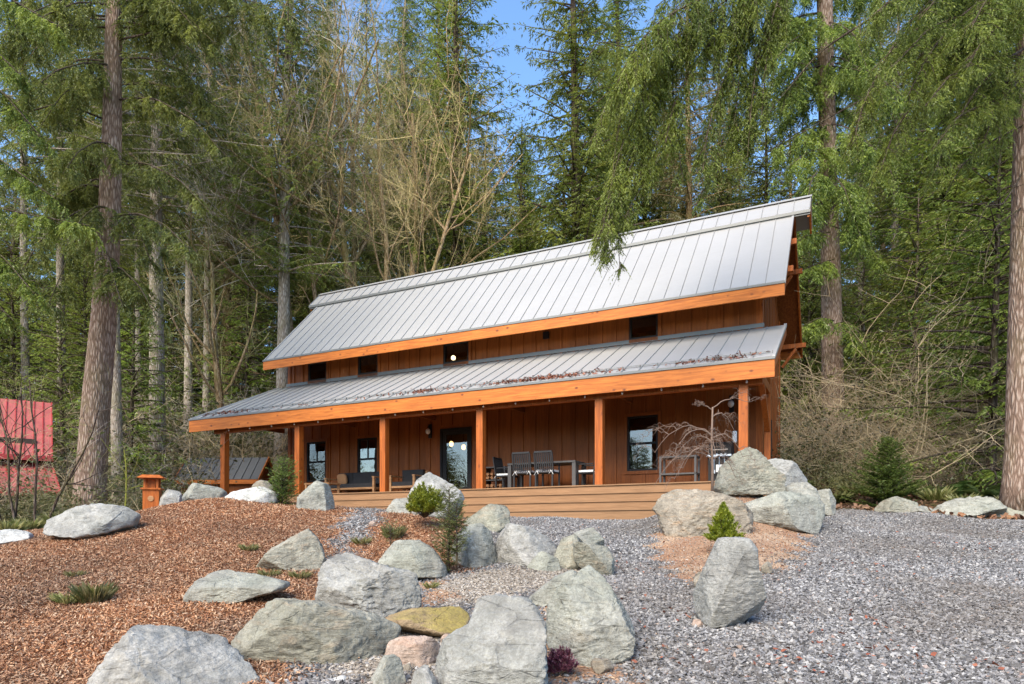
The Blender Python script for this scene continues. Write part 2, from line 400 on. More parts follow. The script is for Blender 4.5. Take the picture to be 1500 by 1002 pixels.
nm = t.noise(v, 22, 7, .75); nl = t.noise(v, 1.3, 5)
mc = t.ramp(nm.outputs['Fac'], [(.3,(.09,.038,.02)),(.5,(.27,.125,.066)),(.66,(.42,.23,.14))])
nsd = t.noise(v, 50, 6, .75)
sc_ = t.ramp(nsd.outputs['Fac'], [(.3,(.24,.155,.10)),(.55,(.44,.315,.215)),(.7,(.54,.42,.31))])
sc_ = t.mix(t.ramp(nl.outputs['Fac'], [(.4,0),(.6,.6)]), sc_, (.24,.12,.07))
nf = t.noise(v, 3.2, 9, .72); nf2 = t.noise(v, 30, 5, .8)
fc = t.ramp(nf.outputs['Fac'], [(.35,(.045,.032,.015)),(.5,(.13,.07,.04)),(.62,(.10,.10,.03)),(.75,(.20,.17,.08))])
fc = t.mix(t.ramp(nf2.outputs['Fac'], [(.4,.7),(.6,0)]), fc, (.03,.022,.012))
c = t.mix(sp.outputs[0], gv, mc); c = t.mix(sp.outputs[1], c, sc_); c = t.mix(sp.outputs[2], c, fc)
h = t.mix(sp.outputs[2], t.mix(sp.outputs[0], t.math('SUBTRACT', 1., vo.outputs['Distance']), nm.outputs['Fac']), nf2.outputs['Fac'])
t.principled(c, .95, 0, t.bump(h, .8, .03), .15); M['ground'] = t.m
def axis_pts(segs):
    out = []
    for a, b, s in segs: out += list(np.arange(a, b, s))
    return np.array(out + [segs[-1][1]])
gx = axis_pts([(-160,-40,4),(-40,-13,.8),(-13,14,.06),(14,40,.8),(40,160,4)])
gy = axis_pts([(-60,-4,3),(-4,3,.4),(3,17,.06),(17,45,.5),(45,220,4)])
struct(link('ground', terrain('ground', gx, gy), M['ground']))

# ---- loose material on the ground (nobody could count it)
def scatter(xr, yr, dens, falloff, zone, seed):
    rs = np.random.RandomState(seed)
    n = int((xr[1]-xr[0])*(yr[1]-yr[0])*dens)
    x = rs.uniform(*xr, n); y = rs.uniform(*yr, n)
    keep = (rs.rand(n) < np.clip(falloff/ y, 0, 1)**1.3) & (np.abs(x) < y*.80 + 1.2)
    x = x[keep]; y = y[keep]; z = zones(x+rs.normal(0,.09,len(x)), y+rs.normal(0,.09,len(x))); k = np.isin(z, zone); x = x[k]; y = y[k]
    D = .4463*x+.895*y; k = D < 15.0+10*(x>6.2); return x[k], y[k], rs
OCT = np.array([(1,0,0),(0,1,0),(-1,0,0),(0,-1,0),(0,0,1),(0,0,-1)], float)
OCF = np.array([(0,1,4),(1,2,4),(2,3,4),(3,0,4),(1,0,5),(2,1,5),(3,2,5),(0,3,5)])
def rot_apply(P, rs, n, tilt):
    a = rs.uniform(0, 6.283, n); b = rs.normal(0, tilt, n); c = rs.normal(0, tilt, n)
    def R(ax, t):
        co, si = np.cos(t)[:,None], np.sin(t)[:,None]; Q = P.copy(); i, j = [(1,2),(2,0),(0,1)][ax]
        Q[:,:,i] = co*P[:,:,i]-si*P[:,:,j]; Q[:,:,j] = si*P[:,:,i]+co*P[:,:,j]; return Q
    P = R(0, b); P = R(1, c); P = R(2, a); return P
def stones(name, x, y, rs, smin, smax, mat, lift=.3):
    n = len(x); s = smin + (smax-smin)*rs.rand(n)**2
    P = OCT[None]*np.stack([s*rs.uniform(.8,1.3,n), s*rs.uniform(.55,.95,n), s*rs.uniform(.4,.7,n)], -1)[:,None,:]
    P = P*rs.uniform(.7,1.25,(n,6,1)) + rs.normal(0,1,(n,6,3))*s[:,None,None]*.18
    P = rot_apply(P, rs, n, .45)
    P[:,:,0] += x[:,None]; P[:,:,1] += y[:,None]; P[:,:,2] += (gz(x, y) + s*lift*rs.uniform(.2,1.4,n))[:,None]
    Fc = (OCF[None] + (np.arange(n)*6)[:,None,None]).reshape(-1,3)
    o = link(name, mesh_from(name, P.reshape(-1,3), Fc), mat); return o
def chips(name, x, y, rs, lmin, lmax, wmin, wmax, mat, tilt=.35, lift=.012):
    n = len(x); L = rs.uniform(lmin, lmax, n)/2; W = rs.uniform(wmin, wmax, n)/2
    Q = np.array([(-1,-1,0),(0,-.9,.0),(1,-.6,0),(1,.7,0),(0,1,.0),(-1,.8,0)], float)[None]*np.stack([L,W,L*0+1],-1)[:,None,:]
    Q[:,[1,4],2] = (rs.uniform(-.25,.35,n)*L)[:,None]
    Q = rot_apply(Q, rs, n, tilt)
    Q[:,:,0] += x[:,None]; Q[:,:,1] += y[:,None]; Q[:,:,2] += (gz(x, y) + lift*rs.rand(n))[:,None]
    b = (np.arange(n)*6)[:,None]
    Fc = np.concatenate([b+np.array([[0,1,4,5]]), b+np.array([[1,2,3,4]])])
    return link(name, mesh_from(name, Q.reshape(-1,3), Fc), mat)
x, y, rs = scatter((-6,13.5), (3.4,16.5), 2600, 7.0, [0], 3)
tag(stones('gravel_stones', x, y, rs, .010, .027, M['gravel']), 'crushed grey gravel covering the drive and path', 'gravel', kind='stuff')
x, y, rs = scatter((-3,3), (3.4,9.5), 2600, 7.5, [3], 4)
tag(stones('tan_pebbles', x, y, rs, .008, .022, M['tangravel']), 'pale tan pebbles between the boulders', 'pebbles', kind='stuff')
x, y, rs = scatter((-12,1), (3.4,15), 6500, 7.0, [1], 5)
tag(chips('bark_mulch', x, y, rs, .016, .055, .004, .013, M['mulch'], .5, .025), 'reddish bark mulch over the left bed', 'mulch', kind='stuff')
x, y, rs = scatter((-2,6), (3.4,14), 900, 7.0, [2], 6)
tag(chips('wood_chips', x, y, rs, .012, .05, .004, .014, M['mulch'], .4, .012), 'small wood chips on the sandy bank', 'wood chips', kind='stuff')
x, y, rs = scatter((-2,6), (3.4,14), 500, 7.0, [2], 16)
tag(stones('sand_grit', x, y, rs, .006, .016, M['tangravel']), 'grit and small stones in the sandy bank', 'grit', kind='stuff')
# forest floor litter and fallen leaves on the gravel
rs = np.random.RandomState(8); n = 52000
x = rs.uniform(-24, 24, n); y = rs.uniform(12.5, 36, n); z_ = zones(x, y); k = (z_ == 4) & ~((x<4.9)&(x>-11.5)&(y<28)); x = x[k]; y = y[k]
tag(chips('leaf_litter', x, y, rs, .05, .16, .03, .09, M['litter'], .6, .06), 'brown fallen leaves on the forest floor', 'leaf litter', kind='stuff')
cl = [(1.0,6.6,.25),(1.55,6.1,.3),(2.9,5.2,.3),(2.2,5.0,.35),(3.4,4.9,.3),(1.25,5.0,.3),(3.2,6.0,.3),(1.4,8.6,.4),(2.9,9.2,.5),(1.9,4.6,.25),(4.2,8.2,.6),(6.8,10,.6)]
xs = []; ys = []
for a, b, r in cl:
    m_ = 18; xs += list(rs.normal(a, r*.6, m_)); ys += list(rs.normal(b, r*.6, m_))
xs += list(rs.uniform(0, 10, 120)); ys += list(rs.uniform(4.5, 14, 120))
tag(chips('fallen_leaves', np.array(xs), np.array(ys), rs, .02, .055, .015, .035, M['redlitter'], .4, .04), 'scattered rust red leaves on the gravel', 'fallen leaves', kind='stuff')

# ------------------------------------------------------------------ boulders
def ico(sub):
    import bmesh
    bm = bmesh.new(); bmesh.ops.create_icosphere(bm, subdivisions=sub, radius=1)
    bm.verts.ensure_lookup_table()
    V = np.array([v.co[:] for v in bm.verts]); Fc = np.array([[v.index for v in f.verts] for f in bm.faces]); bm.free(); return V, Fc
ICO = {k: ico(k) for k in (3, 5, 6)}
def norm3(a): return a/np.linalg.norm(a)
def fbm(P, f, oct=4, seed=0.):
    return np.array([mnoise.fractal(Vector((p[0]*f+seed, p[1]*f-seed, p[2]*f+2*seed)), 1., 2.1, oct) for p in P])
def boulder(outline, label, mi=0, Y=None, T=None, seed=0, by=None, sub=5, cuts=11, rough=1., front=.5, group='boulders set in the rock garden', cat='boulder'):
    P = np.array(outline, float); P = P.mean(0)+(P-P.mean(0))*1.05
    # centre of the outline
    nx = np.roll(P, -1, 0); cr = P[:,0]*nx[:,1]-nx[:,0]*P[:,1]; A = cr.sum()/2
    cx = ((P[:,0]+nx[:,0])*cr).sum()/(6*A); cy = ((P[:,1]+nx[:,1])*cr).sum()/(6*A)
    yb = P[:,1].max() if by is None else by
    w = (P[:,0].max()-P[:,0].min()); hgt = (P[:,1].max()-P[:,1].min())
    Yb = ground_ray(cx, yb)[1] if Y is None else Y
    if T is None: T = .5*(.45*w + .55*min(w, hgt*1.3))/F*Yb
    Yc = Yb + T*front
    S = Yc/F
    c = at(cx, cy, Yc)
    V, Fc = ICO[sub]; V = V.copy()
    rs = np.random.RandomState(seed*7+3)
    th = np.arctan2(V[:,2], V[:,0]); rho = np.sqrt(V[:,0]**2+V[:,2]**2)
    # radius of the outline by angle
    tt = np.linspace(-np.pi, np.pi, 361); R = np.zeros(361)
    Q = (P-[cx,cy])*[1,-1]; Qn = np.roll(Q, -1, 0)
    for i, a in enumerate(tt):
        d = np.array([math.cos(a), math.sin(a)]); best = 0
        for p, q in zip(Q, Qn):
            e = q-p; den = d[0]*e[1]-d[1]*e[0]
            if abs(den) < 1e-9: continue
            s_ = (p[0]*e[1]-p[1]*e[0])/den; u_ = (p[0]*d[1]-p[1]*d[0])/den
            if s_ > 0 and -1e-6 <= u_ <= 1+1e-6: best = max(best, s_)
        R[i] = best
    R = np.where(R <= 0, R[R>0].mean(), R)
    Rv = np.interp(th, tt, R)*S
    p_ = 4.2; k = (rho**p_+np.abs(V[:,1])**p_)**(-1/p_)
    rr = rho*k; yy = V[:,1]*k
    a = Rv*np.cos(th)*rr; cz = Rv*np.sin(th)*rr; b = T*yy
    W = np.stack([a, b, cz], -1)
    scl = np.array([w/2*S, T, hgt/2*S])
    U = W/scl
    for i in range(cuts):
        n_ = rs.normal(0, 1, 3)*[1,.6,.8]; n_[1] = -abs(n_[1])-.35 if i % 4 else abs(n_[1])+.3
        if i % 3 != 2: n_[2] = abs(n_[2])
        n_ /= np.linalg.norm(n_)
        sup = np.percentile(U@n_, 99.5); d_ = sup*(rs.uniform(.46,.72) if abs(n_[1])>.6 else rs.uniform(.72,.90))
        ex = np.clip(U@n_-d_, 0, None); U = U - ex[:,None]*n_[None]*.96
    for i in range(7):                                            # chips knocked off the edges
        n_ = norm3(rs.normal(0, 1, 3)); pr = U@n_; sup = pr.max(); d_ = sup*rs.uniform(.93,.98)
        ex = np.clip(pr-d_, 0, None); U = U - ex[:,None]*n_[None]
    U[:,0] *= 1/np.abs(U[:,0]).max()*np.abs(P[:,0]-cx).max()/(w/2); U[:,2] *= 1/np.abs(U[:,2]).max()*np.abs(P[:,1]-cy).max()/(hgt/2)
    W = U*scl
    size = scl.mean(); nn = W/np.linalg.norm(W/scl, axis=1, keepdims=True)/scl; nn /= np.linalg.norm(nn, axis=1, keepdims=True)
    o1 = fbm(W, 1.1/size, 3, seed+.3); o2 = fbm(W*[1,1,2.2], 4.4/size, 4, seed+9.1); o3 = fbm(W, 11, 3, seed+4.)
    dsp = size*(.020*o1 + .034*(np.abs(o2)*-1.8+.4)*rough) + .008*o3*rough
    W = W + nn*dsp[:,None]
    o = link('boulder', mesh_from('boulder', W, Fc, None, True), ROCKM[mi])
    o.location = c; tag(o, label, cat, group); return o
BL = [
 ([(67,762),(110,743),(147,736),(190,735),(196,747),(185,770),(157,782),(127,790),(103,788),(77,780)], 'long flat grey boulder tilted on the mulch at far left, below the big leaning trunk', 1, dict(Y=9.6,T=.42)),
 ([(-30,780),(0,776),(45,775),(42,790),(10,797),(-30,795)], 'low pale rock cut by the left edge of the photo', 5, dict(Y=10.2,T=.4)),
 ([(110,1040),(117,1002),(160,967),(187,947),(217,919),(263,940),(333,963),(367,980),(387,1004),(380,1050)], 'big pale grey boulder in the bottom left corner with a peaked top', 1, dict(Y=4.15,T=.5,sub=6)),
 ([(270,857),(300,833),(360,842),(417,853),(417,863),(373,873),(327,884),(283,884)], 'low flat greenish boulder sunk in the mulch, smooth and kite shaped', 0, dict(T=.3)),
 ([(372,827),(400,803),(447,776),(460,785),(472,817),(467,836),(427,838),(383,836)], 'wedge shaped tan grey boulder on the mulch beside the gravel path', 2, {}),
 ([(348,930),(367,885),(400,882),(462,883),(530,904),(566,905),(574,925),(560,953),(530,977),(481,992),(441,1004),(400,993),(357,962)], 'very large flat topped olive grey boulder with tan stains, bottom centre left', 2, dict(Y=4.75,T=.45,sub=6)),
 ([(471,817),(492,813),(560,832),(612,844),(612,885),(568,908),(519,906),(492,896),(470,888)], 'large jagged split boulder with white streaks and a dark right face', 1, dict(sub=6,rough=1.6,T=.32)),
 ([(549,801),(563,793),(612,794),(633,806),(651,830),(652,849),(617,851),(590,845),(552,831)], 'rounded pale boulder behind the large jagged split boulder', 0, {}),
 ([(567,905),(601,894),(682,891),(684,909),(674,928),(633,933),(601,926),(574,919)], 'flat brown slab with yellow moss on top', 6, dict(T=.26,cuts=6)),
 ([(564,944),(590,933),(633,931),(646,944),(638,969),(606,975),(579,968),(564,961)], 'flat pinkish stepping stone in front of the brown slab', 4, dict(T=.2)),
 ([(633,969),(650,945),(688,920),(700,882),(725,876),(780,884),(787,904),(788,1040),(639,1040)], 'broad pale slab like boulder at bottom centre, left of the purple heather', 1, dict(Y=4.2,T=.42,sub=6)),
 ([(535,1030),(540,1002),(555,966),(574,963),(592,974),(589,1030)], 'small upright grey rock at the bottom edge below the pink stone', 0, dict(Y=4.3,T=.14)),
 ([(598,1030),(600,992),(630,978),(640,1002),(640,1030)], 'small grey rock wedged against the broad slab at the bottom edge', 1, dict(Y=4.2,T=.12)),
 ([(474,1012),(480,997),(495,992),(510,993),(513,1012)], 'small white stone at the bottom edge under the olive boulder', 5, dict(Y=4.4,T=.08,sub=3)),
 ([(803,893),(815,869),(845,834),(864,836),(888,857),(903,878),(924,905),(927,929),(915,956),(903,970),(852,972),(815,950),(803,940)], 'large pyramid shaped grey green boulder behind the purple heather', 0, dict(sub=6,T=.42)),
 ([(775,880),(812,848),(839,836),(850,840),(830,869),(795,888)], 'thin grey rock leaning behind the pyramid shaped boulder', 0, dict(Y=6.5,T=.2)),
 ([(1025,893),(1023,863),(1035,830),(1056,792),(1087,790),(1097,802),(1099,830),(1112,869),(1108,893),(1069,918),(1035,915)], 'tall upright pale boulder standing alone on the gravel', 1, dict(sub=6,T=.3,cuts=7,rough=.6)),
 ([(955,736),(987,717),(1029,718),(1081,733),(1102,754),(1087,785),(1029,793),(1002,799),(975,790),(969,754)], 'big brown grey boulder behind the dwarf spruce', 3, dict(Y=10.3,T=.5,sub=6,rough=1.4)),
 ([(1082,732),(1120,718),(1178,725),(1191,739),(1190,756),(1178,782),(1151,776),(1110,762)], 'wide grey green boulder at the right end of the island bank', 0, dict(Y=10.9,T=.5)),
 ([(1053,713),(1062,684),(1084,660),(1096,656),(1110,665),(1125,682),(1144,698),(1142,722),(1103,724),(1060,724)], 'peaked boulder with a brown base on top of the island by the corner post', 2, dict(Y=11.7,T=.5,sub=6)),
 ([(1121,677),(1139,671),(1168,679),(1179,698),(1178,712),(1146,715)], 'pale boulder behind the peaked boulder near the house corner', 1, dict(Y=12.6,T=.4)),
 ([(1144,722),(1146,707),(1192,708),(1198,739),(1190,752),(1150,745)], 'flat topped grey rock stacked right of the peaked boulder', 0, dict(Y=11.9,T=.4)),
 ([(1195,718),(1216,717),(1225,732),(1221,753),(1199,755)], 'squat grey rock at the right end of the stacked boulders', 0, dict(Y=12.6,T=.25)),
 ([(598,715),(605,698),(630,692),(651,701),(673,714),(678,728),(665,760),(610,760)], 'tall pale boulder behind the lime green dwarf conifer', 1, dict(Y=10.9,T=.4)),
 ([(560,760),(576,732),(594,730),(606,750),(602,770),(569,779)], 'grey boulder left of the lime green dwarf conifer', 0, dict(Y=10.8,T=.3)),
 ([(541,768),(552,757),(579,757),(578,776),(552,788)], 'small round grey rock at the left end of the middle island', 0, dict(Y=10.4,T=.22)),
 ([(680,753),(687,737),(705,735),(739,739),(745,750),(746,768),(728,782),(682,782)], 'grey boulder with a tan top right of the lime green dwarf conifer', 2, dict(Y=10.6,T=.35)),
 ([(670,785),(690,768),(707,768),(717,779),(722,801),(728,832),(696,842),(671,842),(660,810)], 'grey green boulder beside the slender young pine', 0, dict(Y=8.4,T=.35)),
 ([(722,795),(723,780),(745,768),(775,773),(798,787),(812,800),(814,834),(770,842),(735,842),(725,824)], 'broad smooth grey boulder in the centre of the path edge', 1, dict(Y=8.3,T=.38)),
 ([(770,839),(797,808),(812,818),(816,836)], 'small pointed rock in front of the broad smooth boulder', 0, dict(Y=8.0,T=.14)),
 ([(809,793),(842,784),(850,793),(848,812),(847,833),(813,836)], 'blocky tan grey rock right of the broad smooth boulder', 2, dict(Y=8.25,T=.2)),
 ([(842,781),(867,772),(882,781),(886,804),(860,803)], 'small grey rock behind the blocky tan rock', 0, dict(Y=9.2,T=.2)),
 ([(842,796),(867,799),(903,805),(908,817),(899,833),(893,850),(868,844),(845,824)], 'angular pale rock at the right end of the central row', 2, dict(Y=7.95,T=.22)),
 ([(867,973),(873,965),(894,967),(901,976),(891,988),(873,984)], 'small tan stone beside the purple heather', 3, dict(T=.08,sub=3)),
 ([(1115,829),(1119,824),(1131,823),(1133,838),(1117,841)], 'small tan stone on the sandy bank right of the tall upright boulder', 3, dict(T=.07,sub=3)),
 ([(262,721),(273,710),(292,708),(311,712),(324,719),(326,736),(298,738),(266,740)], 'pale rounded boulder on the mound in front of the shed', 0, dict(Y=12.6,T=.35)),
 ([(230,748),(236,725),(249,717),(263,725),(266,748)], 'upright pale rock beside the wooden garden lantern', 1, dict(Y=12.0,T=.2)),
 ([(329,735),(339,722),(367,715),(394,714),(404,727),(400,744),(367,747),(341,745)], 'white capped flat boulder on top of the mulch mound', 5, dict(Y=12.0,T=.4)),
 ([(432,745),(446,721),(463,705),(480,712),(483,727),(480,761),(465,764),(440,757)], 'upright wedge boulder where the mulch mound meets the deck', 0, dict(Y=11.6,T=.28)),
 ([(1287,748),(1300,733),(1314,727),(1348,738),(1340,754)], 'low dark rock right of the little fir', 2, dict(Y=14.6,T=.4)),
 ([(1369,750),(1382,738),(1428,727),(1463,727),(1480,746),(1463,760),(1424,765),(1382,760)], 'long dark slab rock at the gravel edge under the ferns', 0, dict(Y=14.2,T=.6,rough=1.6)),
 ([(1325,748),(1350,741),(1372,748),(1365,757),(1330,756)], 'thin flat rock between the two dark rocks at the gravel edge', 0, dict(Y=14.5,T=.3)),
 ([(1460,757),(1480,746),(1530,742),(1530,764),(1470,764)], 'rock cut by the right edge of the photo at the gravel edge', 2, dict(Y=14.0,T=.4)),
 ([(368,716),(376,706),(388,703),(398,714),(392,722)], 'small dark rock behind the white capped boulder', 3, dict(Y=13.2,T=.18)),
 ([(1020,862),(1016,848),(1026,838),(1038,842),(1040,866)], 'small brown rock tucked behind the tall upright boulder', 3, dict(Y=7.2,T=.12,sub=3)),
]
for i, (ol, lab, mi, kw) in enumerate(BL): boulder(ol, lab, mi, seed=i+1, **kw)
# moss cushion on the brown slab
# small loose stones in the bed
for i, (px, py, s, lab, mi) in enumerate([(560,935,9,'small pale stone left of the pink stepping stone',5),(655,938,10,'small pinkish stone right of the pink stepping stone',4),(596,980,8,'small orange brown stone between the two bottom edge rocks',3),(400,812,6,'small tan stone left of the wedge shaped boulder',3),(1022,915,8,'small tan pebble at the foot of the tall upright boulder',4),(1090,757,6,'small brown stone on the island bank',3),(545,768,5,'small stone by the middle island',4)]):
    boulder([(px-s,py),(px-s*.6,py-s*.8),(px+s*.3,py-s),(px+s,py-s*.2),(px+s*.7,py+s*.5),(px-s*.5,py+s*.6)], lab, mi, seed=70+i, sub=3, T=s*.8/F*5, group='small loose stones', cat='stone')

# ------------------------------------------------------------------ the house (local x to the right along the front, y into the house, z up from the gravel)
HA = math.atan2(-.4463, .895); GZ = .30
def hl(px, py, yl):
    k = (px-CX)/F; D = 15.70+yl; Y = D/(k*.4463+.895); X = k*Y
    return (5.489-(-.895*X+.4463*Y), (HY-py)/F*Y-GZ)
P0 = Vector((2.0955, 16.5, GZ))
HM = Matrix.Translation(P0) @ Matrix.Rotation(HA, 4, 'Z')
def hw(x, y, z): return HM @ Vector((x, y, z))
house = empty('wooden_house', P0, HA, 'long orange stained timber house with a steep grey metal roof and a full length porch', 'house')
WX0, WX1, WY, RY, BY = -12.55, 3.4, 2.6, 4.95, 7.3
RZ0, EY0 = 5.65, 1.7                       # main roof top surface at its eave
def roofz(y): return RZ0 + (min(y, 2*RY-y)-EY0)
FL = .82
def panel(name, y, x0, x1, z0, z1, holes, mat, th=.12, batten=.41, side=-1):
    """board wall along x with window holes; battens on the outside"""
    mb = MB(); xs = sorted({x0, x1, *[h[0] for h in holes], *[h[1] for h in holes]}); 
    for a, b in zip(xs[:-1], xs[1:]):
        hs = sorted([(h[2], h[3]) for h in holes if h[0] <= a+1e-6 and h[1] >= b-1e-6]); z = z0
        for (p, q) in hs:
            if p > z: mb.box((a,y,z),(b,y+th,p))
            z = q
        if z < z1: mb.box((a,y,z),(b,y+th,z1))
    k = math.ceil((x0+.05)/batten)
    while k*batten < x1-.05:
        c = k*batten; k += 1
        segs = [(z0, z1)]
        for h in holes:
            if h[0]-.13 < c < h[1]+.13:
                ns = []
                for (p, q) in segs:
                    if h[2]-.1 > p: ns.append((p, min(q, h[2]-.1)))
                    if h[3]+.1 < q: ns.append((max(p, h[3]+.1), q))
                segs = ns
        for (p, q) in segs:
            if q-p > .05: mb.box((c-.026, y-.034, p+.002), (c+.026, y-.0005, q-.002))
    return mb.build(name, mat, house)
def win(px0, py0, px1, py1, y=WY):
    a, z1a = hl(px0, py0, y); b, z1b = hl(px1, py0, y); _, z0a = hl(px0, py1, y); _, z0b = hl(px1, py1, y)
    return [a, b, (z0a+z0b)/2, (z1a+z1b)/2]
up = [win(452,537,479,564), win(525,524,554,555), win(650,504,687,532), win(922,463,964,500)]
z0u = sum(u[2] for u in up)/4; z1u = sum(u[3] for u in up)/4
for u in up: u[2] = 4.98; u[3] = 5.62
lo = [win(450,640,478,706), win(524,632,553,700), win(919,598,964,680)]
for u in lo: u[2] = FL+.62; u[3] = FL+2.02
lo[2][2] = FL+.55; lo[2][3] = FL+2.05
door = win(645,625,691,712); door[2] = FL+.02; door[3] = FL+2.12
print('WINS', up, lo, door, z0u, z1u)
panel('wall', WY, WX0, WX1, FL-.6, 6.40, [tuple(u) for u in lo]+[tuple(door)]+[tuple(u) for u in up], M['siding'])
# rear wall, end walls (with gable), interior floor and ceiling
mb = MB(); mb.box((WX0, BY-.12, -.1), (WX1, BY, 6.3)); mb.build('rear_wall', M['siding'], house)
def gable(x0, x1, name, sgn, hole=None):
    mb = MB()
    y0, y1 = WY+.12, BY-.12
    pts = [(y0, -.1), (y1, -.1), (y1, roofz(y1)-.22), (RY, roofz(RY)-.22), (y0, roofz(y0)-.22)]
    vs = [(x, y, z) for x in (x0, x1) for y, z in pts]; n = 5
    mb.add(vs, [(4,3,2,1,0), (5,6,7,8,9)] + [(i, (i+1)%n, (i+1)%n+n, i+n) for i in range(n)])
    xo = x1 if sgn > 0 else x0
    y = y0+.25
    while y < y1:
        mb.box((min(xo, xo+sgn*.022)+.0005*sgn, y-.022, -.1), (max(xo, xo+sgn*.022), y+.022, roofz(y)-.35)); y += .41
    return mb.build(name, M['siding'], house)
gable(WX1-.12, WX1, 'gable_wall', 1); gable(WX0, WX0+.12, 'gable_wall', -1)
mb = MB(); mb.box((WX0+.14, WY+.14, FL-.1), (WX1-.14, BY-.14, FL)); mb.build('interior_floor', M['intfloor'], house)
mb = MB(); mb.box((WX0+.14, WY+2.9, FL+.01), (WX1-.14, WY+3.0, 6.0)); mb.box((WX0+.14, WY+.14, 3.62), (WX1-.14, WY+2.89, 3.74)); mb.build('interior_wall', M['interior'], house)
# windows
def window(h, y, bars=(), rail=True, xwall=None):
    x0, x1, z0, z1 = h; mb = MB(); f = .055
    mb.box((x0-.001,y-.02,z0),(x0+f,y+.08,z1)); mb.box((x1-f,y-.02,z0),(x1+.001,y+.08,z1))
    mb.box((x0+f,y-.02,z0),(x1-f,y+.08,z0+f)); mb.box((x0+f,y-.02,z1-f),(x1-f,y+.08,z1))
    zm = (z0+z1)/2
    if rail: mb.box((x0+f,y-.012,zm-.03),(x1-f,y+.05,zm+.03))
    for (vx, vz0, vz1) in bars: mb.box((x0+(x1-x0)*vx-.01,y-.006,z0+(z1-z0)*vz0),(x0+(x1-x0)*vx+.01,y+.04,z0+(z1-z0)*vz1))
    w = mb.build('window', M['black'], house)
    p = MB(); p.box((x0+f,y+.022,z0+f),(x1-f,y+.03,z1-f)); p.build('pane', M['glass'], w)
    c = MB(); e=.09
    c.box((x0-e,y-.040,z0-e),(x0-.002,y-.001,z1+e)); c.box((x1+.002,y-.040,z0-e),(x1+e,y-.001,z1+e)); c.box((x0-.002,y-.040,z1+.002),(x1+.002,y-.001,z1+e)); c.box((x0-.002,y-.045,z0-e),(x1+.002,y-.001,z0-.002))
    c.build('casing', M['siding'], w)
    return w
for u in up: window(u, WY, rail=False)
window(lo[0], WY, [(.5,.5,1)]); window(lo[1], WY, [(.5,.5,1)]); window(lo[2], WY)
b = MB(); x0,x1,z0,z1 = lo[2]; b.box((x0+.06,WY+.05,z1-.26),(x1-.06,WY+.06,z1-.06)); b.build('blind', M['cushion'], house)
x0,x1,z0,z1 = door; mb = MB()
for a, c_ in (((x0,WY-.03,z0),(x0+.07,WY+.10,z1)), ((x1-.07,WY-.03,z0),(x1,WY+.10,z1)), ((x0+.07,WY-.03,z1-.07),(x1-.07,WY+.10,z1))): mb.box(a, c_)
for a, c_ in (((x0+.075,WY+.0,z0+.01),(x0+.22,WY+.045,z1-.075)), ((x1-.17,WY+.0,z0+.01),(x1-.075,WY+.045,z1-.075)), ((x0+.22,WY+.0,z1-.2),(x1-.17,WY+.045,z1-.075)), ((x0+.22,WY+.0,z0+.01),(x1-.17,WY+.045,z0+.25))): mb.box(a, c_)
d_ = mb.build('door', M['black'], house)
p = MB(); p.box((x0+.22,WY+.015,z0+.25),(x1-.17,WY+.025,z1-.2)); p.build('pane', M['glass'], d_)
hn = MB(); hn.tube([(x0+.15,WY-.002,z0+1.0),(x0+.15,WY-.05,z0+1.0),(x0+.24,WY-.05,z0+1.0)], .011, 8); hn.build('handle', M['blackmetal'], d_)
# corner trims
for (xa, ya, xb, yb) in ((WX1-.10, WY-.035, WX1+.03, WY-.001), (WX0-.03, WY-.035, WX0+.10, WY-.001), (WX1+.031, WY-.03, WX1+.06, WY+.12), (WX1+.0235, BY-.12, WX1+.055, BY+.02)):
    mb = MB(); mb.box((xa, ya, -.1 if xa > WX1 else .4), (xb, yb, 6.3)); mb.build('corner_trim', M['post'], house)
# side window on the right gable
sw = MB(); xx = WX1+.024; y0,y1,z0,z1 = 3.9,4.7,FL+.5,FL+2.0
for a, c_ in (((xx,y0,z0),(xx+.05,y0+.06,z1)), ((xx,y1-.06,z0),(xx+.05,y1,z1)), ((xx,y0+.06,z0),(xx+.05,y1-.06,z0+.06)), ((xx,y0+.06,z1-.06),(xx+.05,y1-.06,z1))): sw.box(a, c_)
w_ = sw.build('window', M['black'], house); p = MB(); p.box((xx+.005,y0+.06,z0+.06),(xx+.02,y1-.06,z1-.06)); p.build('pane', M['glass'], w_)

